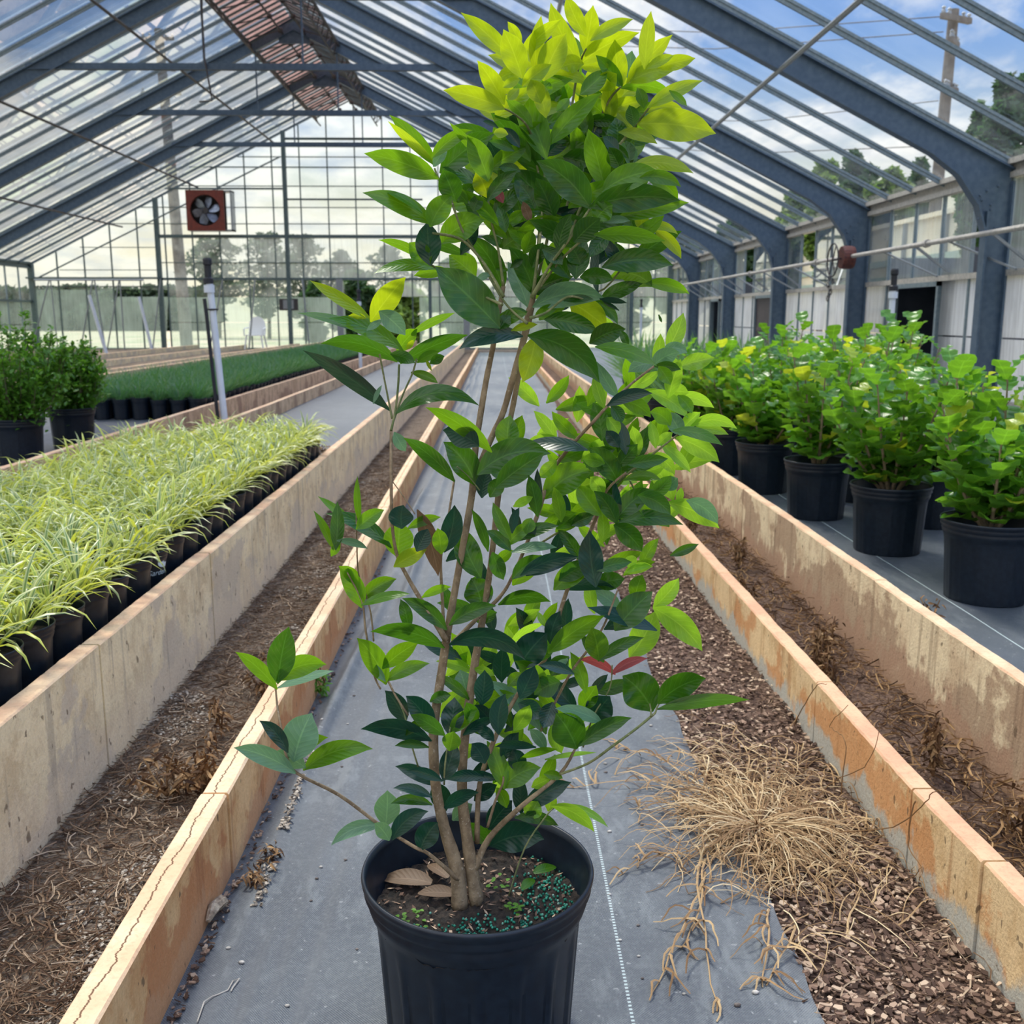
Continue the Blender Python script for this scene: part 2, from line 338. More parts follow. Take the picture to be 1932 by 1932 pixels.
def fabric(name, c1, c2, dirt, line=None):
    m, t, out = NM(name); tc_ = nd(t, 'ShaderNodeTexCoord'); v = tc_.outputs['Object']
    s = nd(t, 'ShaderNodeSeparateXYZ'); t.links.new(v, s.inputs[0]); x, y = s.outputs[0], s.outputs[1]
    wx = mth(t, 'SINE', mth(t, 'MULTIPLY', x, 1250.0)); wy = mth(t, 'SINE', mth(t, 'MULTIPLY', y, 1250.0))
    wv = mth(t, 'MULTIPLY', wx, wy)
    big = noi(t, v, 2.5, 6, 0.6); med = noi(t, v, 14, 6, 0.65); fine = noi(t, v, 140, 3)
    c_ = mixc(t, step(t, big, 0.35, 0.65), c1, c2)
    c_ = mixc(t, mth(t, 'MULTIPLY', step(t, med, 0.52, 0.72), 0.45), c_, dirt)
    dusty = noi(t, v, 5, 9, 0.75, (2.2, 0.7, 1)); c_ = mixc(t, mth(t, 'MULTIPLY', step(t, dusty, 0.53, 0.62), 0.4), c_, tuple(k*1.25 for k in dirt)); c_ = mixc(t, mth(t, 'MULTIPLY', step(t, fine, 0.42, 0.7), 0.35), c_, dirt)
    speck = noi(t, v, 75, 2, .5); c_ = mixc(t, mth(t, 'MULTIPLY', step(t, speck, 0.70, 0.74), .6), c_, (0.34, 0.36, 0.36))
    c_ = mixc(t, mth(t, 'MULTIPLY', step(t, wv, 0.2, 0.9), 0.25), c_, tuple(k*1.6 for k in dirt))
    if line:
        for lx, lw, per in line:
            d = mth(t, 'ABSOLUTE', mth(t, 'SUBTRACT', x, lx))
            k = mth(t, 'SUBTRACT', 1.0, step(t, d, lw*0.6, lw))
            if per:
                dash = step(t, mth(t, 'SINE', mth(t, 'MULTIPLY', y, 6.283/per)), -0.3, 0.2)
                k = mth(t, 'MULTIPLY', k, dash)
            c_ = mixc(t, mth(t, 'MULTIPLY', k, 0.75), c_, (0.55, 0.66, 0.66))
    prin(t, out, c_, 0.42, bump=mth(t, 'ADD', mth(t, 'MULTIPLY', wv, 0.5), mth(t, 'MULTIPLY', med, 2.0)), bstr=0.6, bdist=0.002, spec=0.75)
    return m
M['fabric'] = fabric('woven_ground_cover', (0.048, 0.060, 0.078), (0.075, 0.090, 0.108), (0.16, 0.18, 0.19), [(0.222, 0.0035, 0.009)])
M['fabric2'] = fabric('woven_ground_cover_beds', (0.04, 0.055, 0.075), (0.06, 0.076, 0.10), (0.11, 0.125, 0.14), [(1.62, 0.003, 0), (2.9, 0.003, 0), (-3.6, 0.003, 0)])
def mulchmat(name, a, b, c):
    m, t, out = NM(name); tc_ = nd(t, 'ShaderNodeTexCoord'); v = tc_.outputs['Object']
    n = noi(t, v, 70, 6, 0.7); n_ = noi(t, v, 6, 5)
    vo = nd(t, 'ShaderNodeTexVoronoi'); t.links.new(v, vo.inputs[0]); vo.inputs['Scale'].default_value = 110
    c_ = ramp(t, n, [(0.3, a), (0.5, b), (0.7, c)])
    c_ = mixc(t, mth(t, 'MULTIPLY', step(t, n_, 0.5, 0.65), 0.5), c_, a)
    prin(t, out, c_, 0.95, bump=mth(t, 'ADD', n, vo.outputs['Distance']), bstr=1.0, bdist=0.01, spec=0.2); return m
M['mulch'] = mulchmat('bark_mulch', (0.05, 0.032, 0.024), (0.15, 0.095, 0.07), (0.32, 0.22, 0.16))
M['mulchL'] = mulchmat('gravel_and_straw', (0.07, 0.05, 0.036), (0.20, 0.15, 0.11), (0.42, 0.36, 0.29))
def islandmat(name, stops, rough=0.9):
    m, t, out = NM(name); f = geo(t).outputs['Random Per Island']; prin(t, out, ramp(t, f, stops), rough, spec=0.25); return m
M['chips'] = islandmat('bark_chips', [(0, (0.05, 0.03, 0.022)), (0.4, (0.14, 0.085, 0.06)), (0.75, (0.30, 0.20, 0.14)), (1, (0.55, 0.42, 0.30))])
M['straw'] = islandmat('dry_straw', [(0, (0.16, 0.09, 0.045)), (0.45, (0.38, 0.24, 0.12)), (0.8, (0.58, 0.42, 0.23)), (1, (0.72, 0.58, 0.36))])
M['strawd'] = islandmat('dark_straw', [(0, (0.07, 0.04, 0.025)), (0.5, (0.18, 0.11, 0.065)), (0.85, (0.36, 0.26, 0.17)), (1, (0.55, 0.45, 0.33))])
M['gravel'] = islandmat('pale_gravel', [(0, (0.14, 0.115, 0.09)), (0.5, (0.30, 0.255, 0.205)), (1, (0.58, 0.52, 0.43))])
M['deadweed'] = islandmat('dead_weed', [(0, (0.05, 0.028, 0.018)), (0.5, (0.17, 0.09, 0.04)), (1, (0.42, 0.27, 0.13))])

CT = dict(
 L2=concrete('cast_concrete_cream', (0.88, 0.75, 0.48), (0.70, 0.56, 0.34), (0.60, 0.52, 0.40), (0.88, 0.74, 0.50), 0.34, 1, .5),
 L1=concrete('cast_concrete_orange', (0.78, 0.50, 0.24), (0.66, 0.36, 0.15), (0.52, 0.20, 0.08), (0.60, 0.36, 0.20), 0.19, 2, .6),
 R1=concrete('cast_concrete_grey_orange', (0.80, 0.58, 0.32), (0.66, 0.44, 0.22), (0.62, 0.27, 0.10), (0.50, 0.50, 0.44), 0.19, 3, .95),
 R2=concrete('cast_concrete_tan', (0.82, 0.68, 0.45), (0.66, 0.50, 0.32), (0.36, 0.23, 0.15), (0.46, 0.29, 0.19), 0.30, 4, .9),
 L3=concrete('cast_concrete_brown', (0.74, 0.52, 0.32), (0.56, 0.37, 0.22), (0.36, 0.22, 0.14), (0.50, 0.44, 0.36), 0.36, 5))
TOPP = ctop('worn_kerb_top', (0.74, 0.55, 0.36), (0.66, 0.42, 0.27))
TOPC = ctop('cracked_kerb_top', (0.78, 0.58, 0.38), (0.72, 0.47, 0.29), -0.583)
TOPR = ctop('pink_kerb_top', (0.70, 0.44, 0.27), (0.60, 0.34, 0.21))

# ================================================================ ground
def grid(name, x0, x1, y0, y1, nx, ys, zf, mat, label, kind='structure', edge=None):
    mb = MB(); vs_ = []
    for j, y in enumerate(ys):
        for i in range(nx+1):
            a, b = (x0, x1) if edge is None else edge(y)
            x = a + (b-a)*i/nx; vs_.append((x, y, zf(x, y)))
    fs = [(j*(nx+1)+i, j*(nx+1)+i+1, (j+1)*(nx+1)+i+1, (j+1)*(nx+1)+i) for j in range(len(ys)-1) for i in range(nx)]
    mb.add(vs_, fs); o = mb.build(name, mat, smooth=True); tag(o, label, kind=kind); return o
def yrange(a, b, fine, mult):
    ys = [a]; st = fine
    while ys[-1] < b: ys.append(min(b, ys[-1] + st)); st = max(fine, (ys[-1]-2.5)*mult)
    return ys
def n3(x, y, z=0.0): return mnoise.noise(Vector((x, y, z)))
def gauss(x, c, s): return math.exp(-((x-c)/s)**2)
def aisle_z(x, y):
    z = 0.010 + 0.004*n3(x*4, y*1.3) + 0.0015*n3(x*18, y*6, 3)
    z += 0.024*gauss(x, -0.475 + 0.015*math.sin(y*1.9), 0.020) * (0.6 + 0.4*math.sin(y*2.3+1))
    z += 0.015*gauss(x, -0.40 + 0.02*math.sin(y*1.3+2), 0.014) * max(0, math.sin(y*1.7))
    z += 0.007*(1/(1+math.exp(-(x+0.335-0.012*y*0.3)/0.0035))) + 0.006*gauss(x, -0.37, 0.02)
    z += 0.006*gauss(x, 0.30+0.05*math.sin(y*1.1), 0.05)*max(0, math.sin(y*2.7+.5))
    z += 0.012*gauss(x, 0.49, 0.02)*max(0, n3(3, y*2.2))*2
    if y > 5: z += 0.02*max(0, n3(x*3, y*1.5, 9))*min(1, (y-5)/5)
    return z
def aisle_edge(y):
    r = 0.515 + 0.02*n3(1, y*2.1) + 0.006*n3(5, y*9) + (0.02 if y < 1.9 else 0) - 0.003*max(0, y-4) + 0.03*gauss(y, 2.0, 0.12)
    if y > 8: r = min(0.80, r + (y-8)*0.06)
    return (-0.565, r)
mb = MB(); mb.box(-14.8, 5.7, -3, 33.2, -0.2, -0.03); tag(mb.build('floor', M['mulchL']), 'bare brown dirt floor of the greenhouse under the beds', kind='structure')
fab = grid('aisle_ground_cover', 0, 0, 0, 0, 90, yrange(-1.5, 33.1, 0.02, 0.012), aisle_z, M['fabric'], 'grey woven ground cover fabric along the middle aisle', edge=aisle_edge)
grid('bark_strip', 0.30, 0.862, 0, 0, 24, yrange(-1.5, 33.1, 0.03, 0.02), lambda x, y: 0.002 + 0.010*max(0, (x-0.5)/0.36) + 0.008*n3(x*9, y*9), M['mulch'], 'brown bark mulch strip between the fabric and the right inner kerb')
grid('left_trench_bed', -1.002, -0.602, 0, 0, 18, yrange(-1.5, 33.1, 0.03, 0.02), lambda x, y: 0.0 + 0.012*n3(x*8, y*6), M['mulchL'], 'trench bed of dead straw and pale gravel between the left kerbs')
grid('right_trench_bed', 0.908, 1.252, 0, 0, 16, yrange(-1.5, 33.1, 0.03, 0.02), lambda x, y: 0.01 + 0.014*n3(x*8, y*6), M['mulch'], 'narrow trench bed of brown dead weeds between the right kerbs')
grid('left_bed_cover', -2.075, -1.046, 0, 0, 20, yrange(-1.5, 33.1, 0.05, 0.03), lambda x, y: 0.234 + 0.004*n3(x*3, y*2), M['fabric2'], 'grey ground cover of the bed under the striped lily turf pots')
grid('outer_trench_bed', -2.535, -2.115, 0, 0, 6, yrange(-1.5, 33.1, 0.1, 0.05), lambda x, y: 0.20 + 0.01*n3(x*8, y*6), M['mulch'], 'mulched trench between the two kerbs left of the striped plants')
grid('far_bed_cover', -5.405, -2.575, 0, 0, 16, yrange(-1.5, 33.1, 0.1, 0.05), lambda x, y: 0.235 + 0.004*n3(x*3, y*2), M['fabric2'], 'grey ground cover of the wide bed under the dark green grass pots')
grid('far_left_floor', -14.75, -5.445, 0, 0, 30, yrange(-1.5, 33.1, 0.15, 0.05), lambda x, y: 0.14 + 0.03*n3(x*1.2, y*1.2), M['mulchL'], 'earth beds of the far left part of the greenhouse')
grid('right_bed_cover', 1.292, 5.68, 0, 0, 40, yrange(-1.5, 33.1, 0.06, 0.04), lambda x, y: 0.150 + 0.005*n3(x*3, y*2), M['fabric2'], 'dark blue grey ground cover under the big nursery pots on the right')

def kerb(label, xa, xb, ztop, face, top, joints, y0=-1.5, y1=33.0, zb=-0.05, drift=0.0, dz=None):
    mb = MB(); js = [y0] + joints + [y1]
    for a, b in zip(js[:-1], js[1:]):
        ys = [y for y in yrange(a+0.003, b-0.003, 0.025 if a < 6 else 0.1, 0.03)]
        rows = []
        jit = rnd.uniform(-0.003, 0.003)
        for y in ys:
            e1 = 0.0022*n3(xa*9, y*40) + 0.002*n3(xa, y*8); e2 = 0.0022*n3(xb*9+5, y*40) + 0.002*n3(xb, y*7)
            d = drift*min(1, max(0, y-3)/20) + jit
            zt = ztop + 0.003*n3(xa*5, y*3) + (dz(y) if dz else 0)
            c = 0.004
            rows.append([(xa+d, y, zb), (xa+d+e1*0.5, y, zt-c+e1), (xa+d+c+e1, y, zt+0.001*n3(1, y*60)), (xb+d-c+e2, y, zt+0.001*n3(2, y*60)), (xb+d+e2*0.5, y, zt-c+e2), (xb+d, y, zb)])
        vs_ = [p for r_ in rows for p in r_]; k = 6; fs = []; ms = []
        for j in range(len(rows)-1):
            for i in range(5):
                fs.append((j*k+i+1, j*k+i, (j+1)*k+i, (j+1)*k+i+1)); ms.append(1 if i in (1, 2, 3) else 0)
        fs.append((0, 1, 2, 3, 4, 5)); ms.append(0); n_ = (len(rows)-1)*k; fs.append(tuple(n_+i for i in (5, 4, 3, 2, 1, 0))); ms.append(0)
        b_ = len(mb.v); mb.v += vs_; mb.uv += [(0, 0)]*len(vs_); mb.f += [tuple(i+b_ for i in f) for f in fs]; mb.m += ms
    o = mb.build('concrete_kerb', [face, top]); tag(o, label, kind='structure'); return o
kerb('low orange stained concrete kerb with a long crack, left edge of the aisle', -0.607, -0.552, 0.190, CT['L1'], TOPC, [0.6, 1.93, 5.1, 7.6, 10.5, 14, 18, 23, 28])
kerb('tall cream concrete kerb beside the striped lily turf pots', -1.052, -1.002, 0.338, CT['L2'], TOPP, [1.1, 2.45, 3.45, 5.95, 8.4, 11, 14, 18, 23, 28])
kerb('low concrete kerb with grey base beside the bark mulch, right of the aisle', 0.860, 0.906, 0.188, CT['R1'], TOPR, [1.15, 1.62, 1.92, 2.55, 3.75, 5.1, 7.5, 10, 14, 18, 23, 28], dz=lambda y: 0.02*gauss(y, 1.2, 0.7)-0.01*gauss(y, 4.8, 1.5))
kerb('taller tan concrete kerb in front of the big nursery pots', 1.250, 1.292, 0.296, CT['R2'], TOPP, [1.6, 3.2, 5.0, 7.5, 10, 14, 18, 23, 28], dz=lambda y: -0.05*min(1, max(0, y-5)/12))
kerb('brown stained kerb on the left side of the striped lily turf bed', -2.118, -2.072, 0.362, CT['L3'], TOPP, [3, 6, 9, 12.3, 17, 22, 27])
kerb('brown kerb holding the bed of dark green grass pots', -2.578, -2.532, 0.385, CT['L3'], TOPP, [3.5, 7, 10.2, 14, 19, 24, 29])
kerb('far kerb on the left side of the dark green grass bed', -5.45, -5.40, 0.375, CT['L3'], TOPP, [5, 10, 15, 20, 25])
kerb('distant kerb two beds beyond the dark green grass', -6.35, -6.30, 0.31, CT['L2'], TOPP, [5, 10, 15, 20, 25])
kerb('distant kerb near the leaning grey poles', -8.05, -8.0, 0.27, CT['L2'], TOPP, [5, 10, 15, 20, 25])
kerb('most distant kerb on the left, near the side wall', -9.6, -9.55, 0.27, CT['L2'], TOPP, [5, 10, 15, 20, 25])
mb = MB(); mb.box(-14.8, 5.75, 33.05, 33.25, -0.05, 0.10); tag(mb.build('gable_sill', CT['L3']), 'brown concrete sill along the foot of the far gable', kind='structure')
mb = MB(); mb.box(-60, 70, 33.4, 120, -0.4, -0.12); mb.box(-60, -14.95, -5, 33.4, -0.4, -0.12); mb.box(5.95, 70, -5, 33.4, -0.4, -0.12)
M['outg'] = simple('outside_ground', (0.34, 0.36, 0.20), (0.66, 0.50, 0.38), 0.25, 0.95)
tag(mb.build('outside_ground', M['outg']), 'sandy and grassy ground outside the greenhouse', kind='structure')

# ================================================================ greenhouse shell
XL, XR, XM, ZE, ZR, YG = -14.85, 5.75, -4.55, 2.80, 7.87, 33.3
SL = (ZR-ZE)/(XR-XM)
def roofz(x): return ZR - SL*abs(x-XM)
BAY = 4.35; FR = [YG-BAY*k for k in range(1, 8)]      # frames
mb = MB()
for sgn, xe in ((-1, XL), (1, XR)):
    mb.add([(xe, -2, ZE+0.06), (XM, -2, ZR+0.06), (XM, YG, ZR+0.06), (xe, YG, ZE+0.06)], [(0, 1, 2, 3)])
ceil = mb.build('ceiling', M['glass']); tag(ceil, 'clear glass roof of the greenhouse', kind='structure')
bars = [YG-0.87*k for k in range(0, 41)]
for y in bars[:37]:
    for xe in (XL, XR):
        m_ = MB(); m_.bar((xe, y, ZE+0.02), (XM, y, ZR+0.02), 0.045, 0.03); m_.bar((xe, y, ZE-0.015), (XM, y, ZR-0.015), 0.026, 0.05)
        m_.build('glazing_bar', M['bar'], ceil)
# eave beams
for xe, nm in ((XL, 'left'), (XR, 'right')):
    mb = MB(); mb.box(xe-0.06, xe+0.06, -2, YG, 2.66, 2.72); mb.box(xe-0.03, xe+0.03, -2, YG, 2.72, 2.80); mb.box(xe-0.10, xe+0.09, -2, YG, 2.80, 2.86)
    tag(mb.build('trim_1' if xe < 0 else 'trim_2', M['rail'] if xe > 0 else M['darkrail']), 'weathered eave gutter beam along the %s wall' % nm, kind='structure')
# side walls
def sidewall(xe, nm, railm, upm, lowm, doors):
    mb = MB()
    for a, b in [(-2, 33.3)]: mb.box(xe-0.04, xe+0.05, a, b, 1.60, 1.67, 0)
    mb.box(xe-0.05, xe+0.05, -2, 33.3, -0.05, 0.22, 0)
    wall = mb.build('wall_'+nm, [railm]); tag(wall, 'glazed %s wall of the greenhouse with pale rails' % nm, kind='structure')
    for k in range(40):
        y = YG-0.87*k
        if y < -1.5: break
        ind = any(a+0.05 < y < b-0.05 for a, b in doors)
        m_ = MB()
        m_.box(xe-0.022, xe+0.022, y-0.018, y+0.018, 1.67, 2.66)
        if not ind: m_.box(xe-0.022, xe+0.022, y-0.018, y+0.018, 0.2, 1.60)
        m_.build('mullion', M['bar'], wall)
    up = MB(); lo = MB()
    for k in range(39):
        y1 = YG-0.87*k; y0 = y1-0.87
        if y0 < -2.5: break
        xj = xe + 0.004*math.sin(k*2.1)
        if rnd.random() > 0.06: up.add([(xj, y0+.018, 1.67), (xj, y1-.018, 1.67), (xe, y1-.018, 2.66), (xe, y0+.018, 2.66)], [(0, 1, 2, 3)], 1 if rnd.random() < 0.35 else 0)
        segs = [(y0+.018, y1-.018)]
        for a, b in doors:
            segs = [(p, q) for (s0, s1) in segs for (p, q) in ((s0, min(s1, a)), (max(s0, b), s1)) if q-p > 0.02]
        for p, q in segs:
            lo.add([(xj, p, 0.92), (xj, q, 0.92), (xe, q, 1.60), (xe, p, 1.60)], [(0, 1, 2, 3)])
            lo.add([(xj+.01, p, 0.22), (xj+.01, q, 0.22), (xe, q, 0.90), (xe, p, 0.90)], [(0, 1, 2, 3)])
    tag(up.build('window_1' if nm == 'left' else 'window_2', upm), 'upper row of panes in the %s wall' % nm, kind='structure')
    tag(lo.build('window_3' if nm == 'left' else 'window_4', lowm), 'lower row of milky panes in the %s wall' % nm, kind='structure')
sidewall(XR, 'right', M['rail'], [M['clear'], M['haze']], M['frostw'], [(13.25, 14.75), (20.7, 22.5), (26.2, 27.2)])
sidewall(XL, 'left', M['darkrail'], [M['clear'], M['haze']], M['frost'], [])
# dark doorways into the lean-to on the right
M['dark'] = simple('shed_wall_shade', (0.03, 0.04, 0.06), (0.05, 0.06, 0.085), 5, 0.6)  # darkness of the unlit room painted into the wall colour
M['brown'] = simple('brown_door_board', (0.07, 0.055, 0.06), (0.05, 0.04, 0.045), 5, 0.6)
for i, (a, b, op) in enumerate([(13.25, 14.75, 1), (20.7, 22.5, 0), (26.2, 27.2, 1)]):
    r_ = empty('door_%d' % (i+1), (XR, (a+b)/2, 0), ['dark open doorway with a grey frame behind the tall lobed plants', 'brown closed door in the right wall beyond the gear wheel', 'dark doorway at the far end of the right wall'][i], kind='structure')
    m_ = MB(); m_.box(XR-0.05, XR+0.06, a-0.06, a, 0.15, 1.60); m_.box(XR-0.05, XR+0.06, b, b+0.06, 0.15, 1.60); m_.box(XR-0.05, XR+0.06, a-0.06, b+0.06, 1.54, 1.60)
    m_.build('door_frame', M['bar'], r_)
    if op:
        m_ = MB(); m_.box(XR+1.25, XR+1.3, a-0.4, b+0.4, 0, 2.0); m_.box(XR+0.07, XR+1.3, a-0.45, a-0.4, 0, 2.0); m_.box(XR+0.07, XR+1.3, b+0.4, b+0.45, 0, 2.0); m_.box(XR+0.07, XR+1.3, a-0.4, b+0.4, 1.7, 1.75); m_.box(XR+0.07, XR+1.3, a-0.4, b+0.4, 0.0, 0.05)
        m_.build('dark_recess', M['dark'], r_)
        if i == 0:
            m_ = MB(); m_.box(XR+0.7, XR+0.72, b-0.5, b+0.1, 1.0, 1.45); m_.lathe([(0.17, 0), (0.18, 0.01), (0.15, 0.02), (0.02, 0.02)], 20, 0, (0, 0, 0)); m_.v = m_.v[:8] + [(XR+0.68+p[2], b-0.2+p[0], 1.22+p[1]) for p in m_.v[8:]]
            m_.build('wall_fan', M['iron'], r_)
    else:
        m_ = MB(); m_.box(XR-0.01, XR+0.02, a, b, 0.15, 1.54); m_.box(XR-0.03, XR-0.01, a+.1, b-.1, 0.85, 0.93); m_.build('door_panel', M['brown'], r_)

# far gable
mb = MB()
gw = mb
def gbeam(x0, x1, z, h, d=0.06, m=0): gw.box(x0, x1, YG-d, YG+0.02, z-h/2, z+h/2, m)
gbeam(-10.72, 4.6, 3.66, 0.10, 0.12); gbeam(-10.72, XR, 2.34, 0.075, 0.08); gbeam(XL, -10.7, 2.10, 0.035); gbeam(XL, -10.7, 2.36, 0.05, 0.4)
gbeam(XL, XR, 0.12, 0.08); gbeam(-13.9, -10.7, 2.62, 0.02); gbeam(-13.2, -10.7, 3.32, 0.02)
for z in (4.05, 4.55, 5.2, 6.08): 
    hw = (ZR-z)/SL; gbeam(XM-hw+0.1, XM+hw-0.1, z, 0.022)
gbeam(-10.4, -6.6, 5.12, 0.05); gbeam(-6.6, -2.3, 4.8, 0.05); gbeam(-6.6, -2.3, 6.62, 0.06, 0.1); gbeam(-9.6, -2.2, 6.02-0.25, 0.03); gbeam(-10.7, 5, 2.85, 0.025)
wall_far = gw.build('wall_far', M['darkrail']); tag(wall_far, 'glazed far gable wall with dark green grid bars', kind='structure')
xs = [XL+0.87*k for k in range(1, 24)]
for x in xs:
    m_ = MB(); m_.box(x-0.017, x+0.017, YG-0.05, YG+0.01, 0.1, roofz(x)-0.05); m_.build('mullion', M['darkrail'], wall_far)
for x, w_, z1 in ((XL+0.05, 0.16, 2.8), (-10.72, 0.13, roofz(-10.72)), (-6.62, 0.12, roofz(-6.62)), (-5.0, 0.20, 2.34), (-0.93, 0.20, 5.6), (-2.1, 0.10, 2.34), (XR-0.1, 0.18, 2.8), (4.4, 0.12, 2.3)):
    m_ = MB(); m_.box(x-w_/2, x+w_/2, YG-0.16, YG-0.01, 0.05, z1); m_.build('post', M['darkrail'] if w_ < 0.19 else M['galv'], wall_far)
for a, b in (((XL+0.3, YG-0.25, 2.35), (-6.7, YG-0.25, 6.05)),):
    m_ = MB(); m_.tube([a, b], 0.025, 6); m_.build('brace_rod', M['darkrail'], wall_far)
op = [(-4.86, -3.86, 0.15, 2.30), (-3.45, -2.45, 0.15, 1.72), (-6.35, -5.6, 1.45, 2.3), (-10.95, -10.75, 0.25, 1.1)]
up = MB(); hz_ = MB(); fz = MB()
for k in range(24):
    x0 = XL + 0.87*k; x1 = min(XR, x0+0.87); x0 += 0.018; x1 -= 0.018
    zt0, zt1 = roofz(x0)-0.02, roofz(x1)-0.02
    if x0 < -10.75:
        up.add([(x0, YG, 2.0), (x1, YG, 2.0), (x1, YG, zt1), (x0, YG, zt0)], [(0, 1, 2, 3)])
        if zt0 > 2 and x0 < -12.9: fz.add([(x0, YG, 0.16), (x1, YG, 0.16), (x1, YG, 2.0), (x0, YG, 2.0)], [(0, 1, 2, 3)])
        else: fz.add([(x0, YG, 0.16), (x1-(0.18 if x1 > -10.9 else 0), YG, 0.16), (x1, YG, 1.78), (x0, YG, 1.78)], [(0, 1, 2, 3)])
        continue
    if min(zt0, zt1) > 3.7: up.add([(x0, YG, 3.71), (x1, YG, 3.71), (x1, YG, zt1), (x0, YG, zt0)], [(0, 1, 2, 3)])
    zh = min(3.62, zt0, zt1)
    if zh > 2.4: hz_.add([(x0, YG, 2.38), (x1, YG, 2.38), (x1, YG, zh), (x0, YG, zh)], [(0, 1, 2, 3)], 1 if x0 > -9 else 0)
    for z0, z1, tgt in ((1.79, 2.30, hz_), (0.98, 1.77, fz), (0.16, 0.96, fz)):
        segs = [(x0, x1)]
        for a, b, za, zb in op:
            if za < (z0+z1)/2 < zb: segs = [(p, q) for s0, s1 in segs for p, q in ((s0, min(s1, a)), (max(s0, b), s1)) if q-p > 0.02]
        for p, q in segs: tgt.add([(p, YG, z0), (q, YG, z0), (q, YG, z1), (p, YG, z1)], [(0, 1, 2, 3)], 1 if tgt is hz_ and x0 > -4 else 0)
tag(up.build('window_5', M['clear']), 'clear upper panes of the far gable', kind='structure')
tag(hz_.build('window_6', [M['clear'], M['haze']]), 'dusty middle panes of the far gable', kind='structure')
tag(fz.build('window_7', M['frost']), 'greenish frosted sheets along the foot of the far gable', kind='structure')

# steel portal frames
ordn = ['nearest the far gable', 'second from the far gable', 'third from the far gable', 'fourth from the far gable', 'fifth from the far gable, just before the dark doorway', 'its right column nearest the right picture edge', 'one above the camera']
def portal(y, lab):
    r_ = empty('steel_frame', (XM, y, 0), 'slate blue steel portal frame, '+lab, 'frame', 'steel portal frames carrying the roof')
    for sg, xe in ((-1, XL+0.16), (1, XR-0.16)):
        m_ = MB(); w2 = 0.13
        m_.box(xe-w2, xe+w2, y-0.012, y+0.012, 0.0, 2.049)
        for d in (-w2, w2): m_.box(xe+d-0.012, xe+d+0.012, y-0.07, y+0.07, 0.0, 2.62 if d*sg > 0 else 2.3)
        m_.build('column', M['steel'], r_)
        # rafter web with deep haunch, tapering to ridge
        xo = xe+sg*w2
        def zt(x): return roofz(x)-0.07
        inner = -sg
        pts = [(xo, 2.3), (xo, zt(xo))]
        web = [(xo, zt(xo)), (XM, zt(XM)), (XM, zt(XM)-0.26), (xe+inner*(0.80), zt(xe+inner*0.80)-0.29), (xe+inner*0.48, zt(xe+inner*0.48)-0.36), (xe+inner*0.24, zt(xe+inner*0.24)-0.56), (xe+inner*w2, 2.05), (xo, 2.05)]
        m_ = MB(); n_ = len(web); vs_ = [(x, y-0.012, z) for x, z in web]+[(x, y+0.012, z) for x, z in web]
        m_.add(vs_, [tuple(range(n_)), tuple(range(2*n_-1, n_-1, -1))]+[(i, (i+1) % n_, (i+1) % n_+n_, i+n_) for i in range(n_)])
        low = web[2:7]
        for p, q in zip(low[:-1], low[1:]): m_.bar((p[0], y, p[1]), (q[0], y, q[1]), 0.14, 0.02)
        m_.bar((xo, y, zt(xo)), (XM, y, zt(XM)), 0.14, 0.02)
        m_.build('rafter', M['steel'], r_)
        m_ = MB()
        for i in range(10):
            a = i*0.7; m_.ball((xe+inner*(0.02+0.2*abs(math.sin(a))), y-0.02, 2.12+0.05*i), 0.013, 5)
        m_.build('bolt', M['steel'], r_)
    hw = (ZR-5.76)/SL-0.05
    m_ = MB(); m_.box(XM-hw, XM+hw, y-0.02, y+0.02, 5.70, 5.82); m_.box(XM-hw, XM+hw, y-0.05, y+0.05, 5.70, 5.712); m_.build('tie_beam', M['steel'], r_)
    m_ = MB()
    for dx in (-0.9, 0.95): m_.bar((XM+dx, y, 5.8), (XM+dx, y, roofz(XM+dx)-0.3), 0.03, 0.03)
    m_.build('hanger_rod', M['steel'], r_)
    m_ = MB(); m_.box(XM-0.35, XM+0.35, y-0.02, y+0.02, ZR-0.62, ZR-0.2); m_.build('ridge_plate', M['steel'], r_)
for k, y in enumerate(FR): portal(y, ordn[k])
# lengthwise purlins
def purlin(x, lab, z=None, y0=-2, y1=YG-0.1, r_=0.028, mat='iron'):
    m_ = MB(); zz = roofz(x)-0.36 if z is None else z; m_.tube([(x, y0, zz), (x, y1, zz)], r_, 6)
    tag(m_.build('purlin_pipe', M[mat]), lab, 'pipe', 'purlin pipes under the roof glass')
purlin(-6.8, 'dark pipe under the left roof slope, highest of three'); purlin(-9.35, 'dark pipe under the left roof slope, middle of three'); purlin(-11.8, 'dark pipe under the left roof slope, lowest of three')
purlin(3.07, 'grey pipe crossing under the right roof slope, lower one', mat='galv'); purlin(0.8, 'grey pipe under the right roof slope, upper one', mat='galv')
